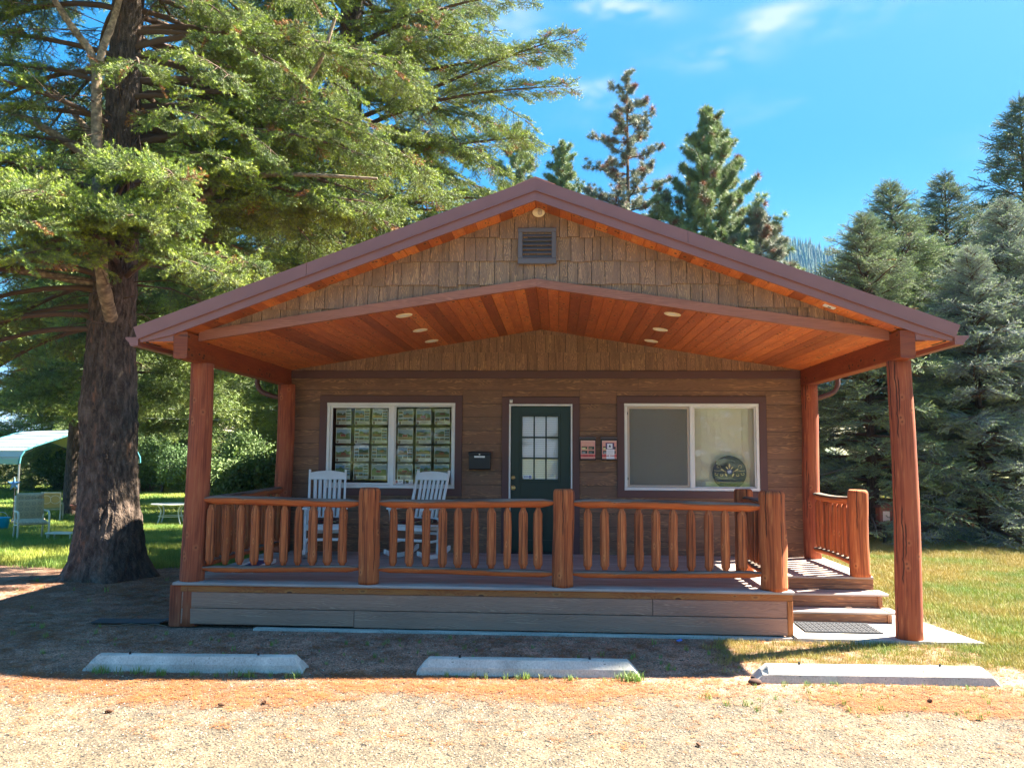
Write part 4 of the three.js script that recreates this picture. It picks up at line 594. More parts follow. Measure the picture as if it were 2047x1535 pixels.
{
  const sp = (u, a, b) => { const t = u * 2 - 1; return t < 0 ? -Math.pow(-t, 2.6) * a + t * 9 : Math.pow(t, 2.6) * b + t * 9; };
  const N = 340, pos = [], col = [], uv = [], idx = [];
  for (let j = 0; j <= N; j++) for (let i = 0; i <= N; i++) {
    const x = sp(i / N, 90, 90), zz = sp(j / N, 140, 60) - 1.5, edge = Math.max(sstep(80, 98, Math.abs(x)), sstep(-130, -149, zz), sstep(50, 66, zz));
    const q = zones(x, zz); let y = G(x, zz) + 0.012 * (yardNoise(x, zz, 3) - 0.5) + 0.02 * (yardNoise(x, zz, 0.7) - 0.5); if (x > -3.9 && x < 4.4 && zz < -0.1) y = Math.min(y, 0.0) - 0.012; pos.push(x, y - edge * 1.3, zz);
    const fine = yardNoise(x, zz, 6) - 0.5; let c = mix3([0.178, 0.139, 0.091], [0.148, 0.12, 0.087], clamp(0.5 + q.n * 2)); c = c.map((k) => k * (1 + 0.25 * fine));
    c = mix3(c, [0.2, 0.085, 0.032], q.needles * 0.85); c = mix3(c, mix3([0.15, 0.16, 0.04], [0.26, 0.2, 0.07], clamp(0.5 + q.n * 2.6 + (x > 0 ? 0.2 : -0.25))), Math.max(q.lawn, q.strip));
    { const s = sstep(1.7, 1.0, zz + q.n2 * 0.5) * (1 - Math.max(q.lawn, q.strip)); c = mix3(c, mix3([0.58, 0.32, 0.22], [0.5, 0.33, 0.26], clamp(0.5 + q.n2 * 3)).map((k) => k * (1 + 0.3 * fine)), s * 0.85); }  // reddish dirt, painted paler than real dirt to lift the cabin shade
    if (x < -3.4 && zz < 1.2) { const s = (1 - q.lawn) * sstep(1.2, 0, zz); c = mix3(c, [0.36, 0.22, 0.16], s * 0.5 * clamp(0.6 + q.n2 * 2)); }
    if (Math.hypot(x, zz) > 30) c = mix3(c, [0.2, 0.21, 0.06], sstep(30, 40, Math.hypot(x, zz)));
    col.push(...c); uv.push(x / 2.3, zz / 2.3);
  }
  for (let j = 0; j < N; j++) for (let i = 0; i < N; i++) { const a = j * (N + 1) + i, b = a + N + 1; idx.push(a, b, a + 1, b, b + 1, a + 1); }
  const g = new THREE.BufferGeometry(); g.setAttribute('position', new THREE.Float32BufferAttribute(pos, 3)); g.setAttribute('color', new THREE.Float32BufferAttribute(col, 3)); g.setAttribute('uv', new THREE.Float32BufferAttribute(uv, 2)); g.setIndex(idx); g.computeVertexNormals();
  const gh = new Float32Array(1024 * 1024);
  const gm = tex(1024, 1024, (u, v) => { const s = vn(u * 190, v * 190, 190, 190, 401), s2 = vn(u * 330 + 5, v * 330, 330, 330, 403), f = fbm(u * 20, v * 20, 4, 20, 20, 405), st = sstep(0.74, 0.9, s); gh[Math.floor(v * 1024) * 1024 + Math.floor(u * 1024)] = s * 0.5 + s2 * 0.3 + f * 0.3; const k = 0.78 + 0.42 * (f - 0.5) + 0.36 * (s2 - 0.5) + st * 0.3 - 0.6 * sstep(0.24, 0.08, s); return [250 * k, 246 * k, 238 * k]; });
  const gb = tex(1024, 1024, (u, v) => gh[Math.floor(v * 1024) * 1024 + Math.floor(u * 1024)], { srgb: false });
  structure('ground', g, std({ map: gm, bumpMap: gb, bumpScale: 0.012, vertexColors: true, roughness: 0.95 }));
  const far = new THREE.PlaneGeometry(3200, 3200, 1, 1); far.rotateX(-Math.PI / 2); far.translate(0, -1.6, -300); structure('far_ground', far, std({ color: new THREE.Color(0.13, 0.15, 0.06), roughness: 1 }));
}
// scatter helper: one InstancedMesh of kind stuff
function scatter(name, geo, mat, list, parent) { // list: [Matrix4, Color]
  const m = new THREE.InstancedMesh(geo, mat, list.length); list.forEach(([a, c], i) => { m.setMatrixAt(i, a); if (c) m.setColorAt(i, c); }); m.userData.kind = 'stuff';
  if (parent) { m.name = name; parent.add(m); } else { m.name = numbered(name); scene.add(m); } return m;
}
const MX = (x, y, z, ry, s, rx = 0, rz = 0, sy = s) => new THREE.Matrix4().compose(V(x, y, z), new THREE.Quaternion().setFromEuler(new THREE.Euler(rx, ry, rz, 'YXZ')), V(s, sy, s));
// gravel stones
{
  const r = rng(500), L = [], g = new THREE.IcosahedronGeometry(1, 0), p = g.attributes.position; for (let i = 0; i < p.count; i++) { const k = 0.75 + 0.5 * hash(Math.round(p.getX(i) * 50), Math.round(p.getY(i) * 50) + Math.round(p.getZ(i) * 90), 3); p.setXYZ(i, p.getX(i) * k, p.getY(i) * k * 0.55, p.getZ(i) * k); } g.computeVertexNormals();
  const cols = [[0.26, 0.21, 0.14], [0.2, 0.165, 0.125], [0.3, 0.25, 0.18], [0.12, 0.1, 0.085], [0.38, 0.34, 0.28], [0.07, 0.065, 0.065], [0.26, 0.16, 0.1]];
  for (let i = 0; i < 90000; i++) {
    const z = 3.7 - Math.pow(r(), 0.8) * 4.1, x = -4.6 + r() * 9.4, q = zones(x, z); if (z < -0.25 || (z < 1.3 && r() < 0.6) || r() < q.lawn * 0.95 || r() < q.needles * 0.5) continue; if (x > -3.9 && x < 4.35 && z < -0.16) continue;
    const s = 0.0024 + 0.0055 * Math.pow(r(), 2.6) + (r() < 0.008 ? 0.009 * r() : 0), c = cols[Math.floor(r() * 7)], k = 0.8 + 0.35 * r(); L.push([MX(x, G(x, z) + s * 0.12 + 0.012 * (yardNoise(x, z, 3) - 0.5) + 0.02 * (yardNoise(x, z, 0.7) - 0.5), z, r() * 6.3, s, (r() - 0.5) * 0.6, (r() - 0.5) * 0.6), new THREE.Color(c[0] * k, c[1] * k, c[2] * k)]);
  }
  scatter('gravel', g, std({ roughness: 0.9 }), L);
}
// fallen conifer needles: little flat clumps
{
  const r = rng(510), tri = (n, len, w, spread, seed, lift = 0.01) => { const q = rng(seed), pos = []; for (let i = 0; i < n; i++) { const a = q() * 6.28, x = (q() - 0.5) * spread, z = (q() - 0.5) * spread, y = q() * lift, l = len * (0.6 + 0.8 * q()), dx = Math.cos(a) * l, dz = Math.sin(a) * l, ox = -Math.sin(a) * w, oz = Math.cos(a) * w, t = (q() - 0.4) * lift; pos.push(x - ox, y, z - oz, x + ox, y, z + oz, x + dx, y + t, z + dz); } const g = new THREE.BufferGeometry(); g.setAttribute('position', new THREE.Float32BufferAttribute(pos, 3)); g.computeVertexNormals(); return g; };
  const L = [], g = tri(16, 0.03, 0.0016, 0.09, 77, 0.008);
  for (let i = 0; i < 90000; i++) { const z = -4.5 + r() * 7.4, x = -7.5 + r() * 12.2, q = zones(x, z); if (x > -3.85 && x < 4.33 && z < -0.2) continue; if (z < 1.2 && r() < 0.55) continue; if (r() > q.needles * 0.9 + 0.07 + (x < -3.8 && z < 0.6 ? 0.25 * (1 - q.lawn) : 0)) continue; const k = 0.7 + 0.5 * r(), h = r(); L.push([MX(x, G(x, z) + 0.004 + 0.012 * (yardNoise(x, z, 3) - 0.5) + 0.02 * (yardNoise(x, z, 0.7) - 0.5), z, r() * 6.3, 0.8 + 0.6 * r()), new THREE.Color(lerp(0.22, 0.3, h) * k, lerp(0.07, 0.12, h) * k, lerp(0.018, 0.03, h) * k)]); }
  scatter('fallen_needles', g, std({ roughness: 0.9, side: THREE.DoubleSide }), L);
  // dead twigs on the litter
  const tw = tube([V(0, 0, 0), V(0.09, 0.012, 0.02), V(0.2, 0.006, -0.01), V(0.3, 0.01, 0.03)], [0.004, 0.0035, 0.003, 0.001], 4), T = [];
  for (let i = 0; i < 240; i++) { const z = -3.8 + r() * 5, x = -8 + r() * 4.2; T.push([MX(x, G(x, z) + 0.006, z, r() * 6.3, 0.5 + 0.8 * r()), null]); } for (let i = 0; i < 60; i++) { const z = -0.25 + r() * 1.3, x = -3.5 + r() * 6; T.push([MX(x, 0.005, z, r() * 6.3, 0.3 + 0.5 * r()), null]); }
  scatter('fallen_twigs', tw, std({ color: rgb(128, 108, 90), roughness: 0.95 }), T);
}
// grass
function tuft(n, h, w, spread, seed) { const q = rng(seed), pos = [], nor = []; for (let i = 0; i < n; i++) { const a = q() * 6.28, x = (q() - 0.5) * spread, z = (q() - 0.5) * spread, H = h * (0.45 + 0.75 * q()), lean = 0.15 + 0.6 * q(), dx = Math.cos(a), dz = Math.sin(a), b = a + 1.57 + (q() - 0.5), ox = Math.cos(b) * w, oz = Math.sin(b) * w; const mx = x + dx * H * lean * 0.35, mz = z + dz * H * lean * 0.35, tx = x + dx * H * lean, tz = z + dz * H * lean; pos.push(x - ox, 0, z - oz, x + ox, 0, z + oz, mx + ox * 0.7, H * 0.6, mz + oz * 0.7, x - ox, 0, z - oz, mx + ox * 0.7, H * 0.6, mz + oz * 0.7, mx - ox * 0.7, H * 0.6, mz - oz * 0.7, mx - ox * 0.7, H * 0.6, mz - oz * 0.7, mx + ox * 0.7, H * 0.6, mz + oz * 0.7, tx, H, tz); } const g = new THREE.BufferGeometry(); g.setAttribute('position', new THREE.Float32BufferAttribute(pos, 3)); g.computeVertexNormals(); return g; }
{
  const r = rng(520), m = new THREE.MeshPhysicalMaterial({ roughness: 0.75, transmission: 0.25, thickness: 0, side: THREE.DoubleSide }), near = tuft(34, 0.075, 0.0028, 0.2, 5), farT = tuft(46, 0.13, 0.007, 0.5, 6), weed = tuft(16, 0.07, 0.003, 0.06, 9);
  const A = [], B = [], C = [], D = [];
  const hue = (x, z, right) => { const n = yardNoise(x + 9, z + 5, 0.8), n2 = yardNoise(x, z, 3.1), d = clamp((right ? 0.9 : 0.34) + (n - 0.5) * 2.2 + (n2 - 0.5) * 0.8 + (r() - 0.5) * 0.5), c = mix3([0.13, 0.25, 0.025], right ? [0.33, 0.26, 0.06] : [0.36, 0.38, 0.045], d), k = 0.75 + 0.5 * r(); return new THREE.Color(c[0] * k, c[1] * k, c[2] * k); };
  for (let i = 0; i < 26000; i++) { const x = 3.8 + r() * 9.5, z = -12.5 + r() * 14.2, q = zones(x, z); if (r() > q.lawnR || (z > -1.62 && z < -0.15 && x < 4.36) || (x < 4.0 && z < -0.2)) continue; A.push([MX(x, G(x, z) - 0.004, z, r() * 6.3, 0.7 + 0.5 * r()), hue(x, z, true)]); }
  for (let i = 0; i < 3800; i++) { const x = 1.4 + r() * 3.2, z = -0.18 + r() * 1.2, q = zones(x, z); if (r() > q.strip * 0.6) continue; A.push([MX(x, -0.004, z, r() * 6.3, 0.35 + 0.45 * r()), hue(x, z, true)]); }
  for (let i = 0; i < 24000; i++) { const z = -4.4 - Math.pow(r(), 1.2) * 20, x = -4.2 - r() * (8 - z * 0.7), q = zones(x, z); if (r() > q.lawnL) continue; B.push([MX(x, G(x, z) - 0.004, z, r() * 6.3, 0.8 + 0.9 * r(), 0, 0, 1.1 + 0.9 * r()), hue(x, z, false)]); }
  for (let i = 0; i < 14000; i++) { const z = -20 - r() * 30, x = -3 - r() * 40; C.push([MX(x, G(x, z), z, r() * 6.3, 0.9 + 0.8 * r()), hue(x, z, false)]); }
  for (let i = 0; i < 8000; i++) { const z = 18 + r() * 20, x = -22 + r() * 44; C.push([MX(x, G(x, z), z, r() * 6.3, 1 + 0.8 * r()), hue(x, z, false)]); }
  for (let i = 0; i < 5000; i++) { const z = -12 - r() * 30, x = 4.5 + r() * 40; C.push([MX(x, G(x, z), z, r() * 6.3, 0.9 + 0.8 * r()), hue(x, z, true)]); }
  // weeds against the wheel stops and over the lot
  const wd = (x, z, s) => D.push([MX(x, 0, z, r() * 6.3, s), new THREE.Color(0.16 + 0.08 * r(), 0.24 + 0.1 * r(), 0.05)]);
  for (let i = 0; i < 34; i++) wd(-3.6 + r() * 1.75, 1.4 + r() * 0.06, 0.4 + 0.6 * r()); for (let i = 0; i < 20; i++) wd(-0.9 + r() * 1.8, 1.29 + r() * 0.05, 0.35 + 0.5 * r()); for (let i = 0; i < 10; i++) wd(0.72 + r() * 0.25, 1.27 + r() * 0.07, 0.8 + 0.5 * r()); for (let i = 0; i < 44; i++) wd(1.9 + r() * 1.95, 1.3 + r() * 0.08, 0.25 + 0.4 * r()); for (let i = 0; i < 90; i++) wd(-4.4 + r() * 8.6, -0.1 + r() * 1.1, 0.3 + 0.5 * r()); for (let i = 0; i < 50; i++) wd(1.3 + r() * 2.6, 1.4 + r() * 0.7, 0.3 + 0.5 * r()); for (let i = 0; i < 40; i++) wd(-8 + r() * 4, -3.5 + r() * 5, 0.5 + 0.6 * r());
  scatter('lawn_grass', near, m, A); scatter('meadow_grass', near, m, B); scatter('far_grass', farT, m, C); scatter('weeds', weed, m, D);
}
// pine cones and small things on the lot
{
  const cone = (() => { const L = []; for (let j = 0; j < 8; j++) for (let i = 0; i < 8; i++) { const a = (i + (j % 2) * 0.5) / 8 * 6.283, R = 0.017 * Math.sin((j + 1) / 9 * 3.14), g = new THREE.ConeGeometry(0.006, 0.014, 4); g.scale(1, 1, 0.5); g.rotateX(1.1); g.translate(0, -0.028 + j * 0.008, R); g.rotateY(a); L.push(g); } const c = new THREE.SphereGeometry(0.013, 8, 8); c.scale(1, 2.3, 1); L.push(c); const q = merge(L); q.rotateZ(1.5); q.translate(0, 0.02, 0); return q; })();
  const cm = std({ color: rgb(92, 62, 42), roughness: 0.9 });
  [[-2.168, 2.203, 'on the sunny gravel below the shaded wheel stop'], [-1.881, 2.134, 'pale, right of another cone below the left wheel stop'], [-2.875, 2.415, 'farthest left on the sunny gravel'], [1.108, 2.759, 'on bare gravel at lower right of the lot'], [2.971, 1.721, 'lying on the orange needle patch']].forEach(([x, z, w], i) => { const c = single('pine_cone', cone, cm, 'brown pine cone ' + w, 'pine cone', 'pine cones on the gravel'); c.position.set(x, 0.002, z); c.rotation.y = i * 1.7; c.scale.setScalar(i === 3 ? 0.65 : 0.8); });
  const rock = single('stone', new THREE.DodecahedronGeometry(0.05, 1), std({ color: rgb(70, 46, 36), roughness: 0.9 }), 'dark reddish stone at the left end of the sunlit wheel stop', 'stone'); rock.scale.set(1.1, 0.55, 0.8); rock.position.set(1.8, 0.015, 1.3);
  const sc = single('blue_scrap', new THREE.BoxGeometry(0.05, 0.008, 0.03, 3, 1, 2), std({ color: rgb(90, 130, 220), roughness: 0.5 }), 'scrap of bright blue litter on the gravel before the porch', 'litter'); sc.position.set(1.42, 0.008, -0.16); sc.rotation.set(0.2, 0.5, 0.1);
  const bd = thing('loose_board', 'dark weathered board lying on the needle litter by the left post', 'board'); part('plank', cbox(-0.36, 0.36, 0.02, 0.034, -0.1, 0.1, 0.004, 'x', 1, 1), std({ color: rgb(62, 60, 62), roughness: 0.85 }), bd); part('bent_end', new THREE.BoxGeometry(0.2, 0.012, 0.19).rotateZ(0.28).translate(0.42, 0.055, 0), std({ color: rgb(62, 60, 62), roughness: 0.85 }), bd); bd.position.set(-4.3, 0.0, -0.5); bd.rotation.y = 0.05;
  const mk = thing('marker_stake', 'thin dark stake with white top behind the right log post', 'stake'); part('rod', bar([0, -0.05, 0], [0, 1.05, 0], 0.008), M.dark, mk); part('white_top', cbox(-0.03, 0.03, 0.86, 1.22, -0.006, 0.006, 0.003, 'y'), M.white, mk); mk.position.set(5.27, 0, -3.75);
  const bx = thing('garden_box', 'small red-brown box with pale front on a dark post before the spruces', 'garden box'); part('post', cbox(-0.03, 0.03, 0, 0.45, -0.03, 0.03, 0.006, 'y'), M.dark, bx); const bb = part('box', cbox(-0.13, 0.13, 0.42, 0.78, -0.12, 0.12, 0.01, 'y'), std({ color: rgb(132, 74, 58), roughness: 0.7 }), bx); part('front_panel', cbox(-0.07, 0.07, 0.5, 0.7, 0.118, 0.126, 0.004, 'y'), std({ color: rgb(214, 186, 170), roughness: 0.6 }), bb); part('roof', poly([[-0.17, 0.77], [0.17, 0.77], [0, 0.87]], -0.16, 0.16), std({ color: rgb(110, 56, 44), roughness: 0.7 }), bx); bx.position.set(7.0, 0, -9.4);
}
// ---------- conifers ----------
function sprayGeo({ L = 0.42, side = 0.2, pairs = 9, needle = 0.03, w = 0.0026, step = 0.0075, flat = 0.55, seed = 1, tip = 0.25, wave = 0.02, twig = 0.0035, fwd = 0.65 }) {
  const q = rng(seed), pos = [], col = [], tw = [];
  tw.push([V(0, 0, 0), V(1, 0, 0), L]);
  for (let i = 0; i < pairs * 2; i++) { const t = 0.08 + 0.86 * (i + 0.5) / (pairs * 2), s = i % 2 ? 1 : -1, a = s * (0.75 + 0.25 * q()), l = side * (1.1 - t * 0.8) * (0.75 + 0.5 * q()); tw.push([V(t * L, 0, 0), V(Math.cos(a), (q() - 0.35) * 0.35, Math.sin(a)).normalize(), l]); }
  const n = V(0, 0, 0), b = V(0, 0, 0), up = V(0, 1, 0);
  for (const [p, d, len] of tw) {
    b.crossVectors(d, up).normalize(); const u2 = b.clone().cross(d);
    const e = p.clone().addScaledVector(d, len); for (const o of [b, u2]) { pos.push(p.x - o.x * twig, p.y - o.y * twig, p.z - o.z * twig, p.x + o.x * twig, p.y + o.y * twig, p.z + o.z * twig, e.x, e.y, e.z); for (let k = 0; k < 3; k++) col.push(0.55, 0.38, 0.24); }
    for (let s = 0.01; s < len; s += step * (0.7 + 0.6 * q())) {
      const th = q() * 6.283, f = fwd * (0.8 + 0.4 * q()); n.copy(d).multiplyScalar(f).addScaledVector(b, Math.cos(th)).addScaledVector(u2, Math.sin(th) * flat + 0.12).normalize();
      const o = V(0, 0, 0).crossVectors(n, V(q() - 0.5, q() - 0.5, q() - 0.5)).normalize().multiplyScalar(w), l = needle * (0.7 + 0.5 * q()), x = p.x + d.x * s, y = p.y + d.y * s, z = p.z + d.z * s;
      pos.push(x - o.x, y - o.y, z - o.z, x + o.x, y + o.y, z + o.z, x + n.x * l, y + n.y * l, z + n.z * l);
      const young = s > len * 0.7 ? 1 + tip : 1; for (let k = 0; k < 3; k++) col.push(young * (0.9 + 0.2 * q()), young, (2 - young) * (0.9 + 0.2 * q()));
    }
  }
  const g = new THREE.BufferGeometry(); g.setAttribute('position', new THREE.Float32BufferAttribute(pos, 3)); g.setAttribute('color', new THREE.Float32BufferAttribute(col, 3)); g.computeVertexNormals(); return g;
}
const needleMat = new THREE.MeshPhysicalMaterial({ roughness: 0.62, vertexColors: true, transmission: 0.22, thickness: 0, side: THREE.DoubleSide });
const SPR = { fir: sprayGeo({ seed: 3, L: 0.34, side: 0.19, pairs: 3, needle: 0.034, w: 0.0026, step: 0.0027, flat: 1, tip: 0.65, fwd: 0.75 }), fir2: sprayGeo({ seed: 4, L: 0.26, side: 0.17, pairs: 3, needle: 0.034, w: 0.0026, step: 0.0027, flat: 1, tip: 0.65, fwd: 0.75 }), coarse: sprayGeo({ seed: 5, L: 0.75, side: 0.42, needle: 0.06, w: 0.0065, step: 0.009, pairs: 4, flat: 0.9, twig: 0.006 }), spruce: sprayGeo({ seed: 6, L: 0.46, side: 0.24, needle: 0.03, w: 0.0046, step: 0.0052, flat: 1, pairs: 3, tip: 0.35, twig: 0.007, fwd: 0.9 }) };
const q1 = new THREE.Quaternion(), m4 = new THREE.Matrix4(), X1 = V(1, 0, 0);
function sprayMatrix(p, dir, roll, s) { const f = dir.clone().normalize(), z = V(0, 0, 0).crossVectors(f, V(0, 1, 0)); if (z.lengthSq() < 1e-4) z.set(0, 0, 1); z.normalize(); const y = z.clone().cross(f); m4.makeBasis(f, y, z); q1.setFromRotationMatrix(m4).multiply(new THREE.Quaternion().setFromAxisAngle(X1, roll)); return new THREE.Matrix4().compose(p, q1, V(s, s, s)); }
// one bough: wood into 'wood', sprays into 'leaves'
function bough(o, r, wood, leaves) {
  const { start, az, len, rise = 0.15, droop = 0.35, r0 = 0.05, from = 0.25, gap = 0.16, spread = 0.5, size = 1, tint, curl = 0, hang = 0.3, dead = 0.1, lift = 0.6 } = o;
  const pts = [], n = 9, h = V(Math.cos(az), 0, Math.sin(az)), lat = V(-Math.sin(az), 0, Math.cos(az)), ph = r() * 6;
  for (let i = 0; i <= n; i++) { const t = i / n; pts.push(start.clone().addScaledVector(h, len * t).addScaledVector(lat, curl * len * t * t + 0.04 * len * Math.sin(t * 4 + ph)).add(V(0, len * (rise * t - droop * t * t), 0))); }
  const cv = new THREE.CatmullRomCurve3(pts); wood.push(tube(pts, (t) => r0 * Math.pow(1 - t, 0.75) + 0.004, 6));
  const put = (p, d, s) => { const sc = size * s; leaves.push([sprayMatrix(p, d, (r() - 0.5) * 1.8, sc), tint(r, p)]); };
  const total = len * (1 - from), m = Math.max(3, Math.round(total / gap));
  for (let i = 0; i < m; i++) {
    const t = from + (1 - from) * (i + r() * 0.6) / m, p = cv.getPoint(t), T = cv.getTangent(t);
    for (const s of [-1, 1]) {
      const l = Math.min(spread * 1.15, spread * (0.45 + (1 - t) * 0.9)) * (0.7 + 0.6 * r()), d = T.clone().multiplyScalar(0.75).addScaledVector(lat, s * (0.8 + 0.3 * r())).add(V(0, -hang * (0.2 + 0.9 * r()) + 0.12, 0)).normalize(), bare = r() < dead;
      const e = p.clone().addScaledVector(d, l); wood.push(tube([p, p.clone().addScaledVector(d, l * 0.5).add(V(0, 0.02 * l, 0)), e], [0.007 * size, 0.005 * size, 0.002], 3, { capped: false }));
      if (bare) continue;
      const k = Math.max(2, Math.round(l / (0.125 * size)));
      for (let j = 0; j < k; j++) { const u = (j + 0.5 + r() * 0.4) / k, P = p.clone().addScaledVector(d, l * u), side = j % 2 ? 1 : -1, D = d.clone().multiplyScalar(0.8).addScaledVector(T, 0.5 * side * s).add(V(0, 0.55 * lift * r() - hang * r() * 0.7, 0)); put(P, D, 0.65 + 0.45 * r()); }
      put(e.clone().addScaledVector(d, -0.1 * size), d.clone().add(V(0, -0.1, 0)), 0.8 + 0.3 * r());
    }
  }
  put(cv.getPoint(0.97), cv.getTangent(0.95), 1);
}
const greens = (a, b, k0 = 0.75, k1 = 1.25, brown = 0.02) => (r) => { if (r() < brown) return new THREE.Color(0.24, 0.1, 0.04); const c = mix3(a, b, r()), k = lerp(k0, k1, r()); return new THREE.Color(c[0] * k, c[1] * k, c[2] * k); };
function trunkGeo(P, sides, seg, rough, seed) { // P: [y, x, z, radius] rows; deep furrows are real relief
  const y0 = P[0][0], y1 = P[P.length - 1][0], at = (y) => { let i = 0; while (i < P.length - 2 && y > P[i + 1][0]) i++; const t = sstep(0, 1, clamp((y - P[i][0]) / (P[i + 1][0] - P[i][0]))) * 0.4 + 0.6 * clamp((y - P[i][0]) / (P[i + 1][0] - P[i][0])); return P[i].map((v, k) => lerp(v, P[i + 1][k], t)); };
  const pos = [], uv = [], idx = [];
  for (let j = 0; j <= seg; j++) { const y = lerp(y0, y1, j / seg), [, x, z, R] = at(y); for (let i = 0; i <= sides; i++) { const a = i / sides * 6.28318, u = i / sides; const w = fbm(u * 9, y * 1.4, 3, 9, 0, seed), f = fbm(u * 34 + w * 5, y * 5.2, 3, 34, 0, seed + 5), fl = vn(u * 90, y * 26, 90, 0, seed + 9), big = fbm(u * 4, y * 0.8, 2, 4, 0, seed + 12) - 0.5, root = y < 0.7 ? Math.pow(clamp(1 - y / 0.7), 2.4) * (0.02 + 0.13 * Math.max(0, Math.cos(a * 5 + 0.8))) : 0; const r = R * (1 + 0.1 * big) + root + rough * ((Math.abs(f - 0.5) * 2.4 - 0.4) + 0.3 * (fl - 0.5)); pos.push(x + Math.cos(a) * r, y, z + Math.sin(a) * r); uv.push(u * 2, y * 0.8); } }
  const W = sides + 1; for (let j = 0; j < seg; j++) for (let i = 0; i < sides; i++) { const a = j * W + i, b = a + W; idx.push(a, b, a + 1, b, b + 1, a + 1); }
  const g = new THREE.BufferGeometry(); g.setAttribute('position', new THREE.Float32BufferAttribute(pos, 3)); g.setAttribute('uv', new THREE.Float32BufferAttribute(uv, 2)); g.setIndex(idx); g.computeVertexNormals(); return g;
}
function finishTree(t, wood, leaves, geos, woodMat = M.twig) {
  const half = geos.map(() => []); leaves.forEach((l, i) => half[i % geos.length].push(l)); half.forEach((h, i) => { if (h.length) scatter('crown', geos[i], needleMat, h, t); });
  if (wood.length) { const b = part('branches', merge(wood), woodMat, t); b.userData.kind = 'stuff'; }
}
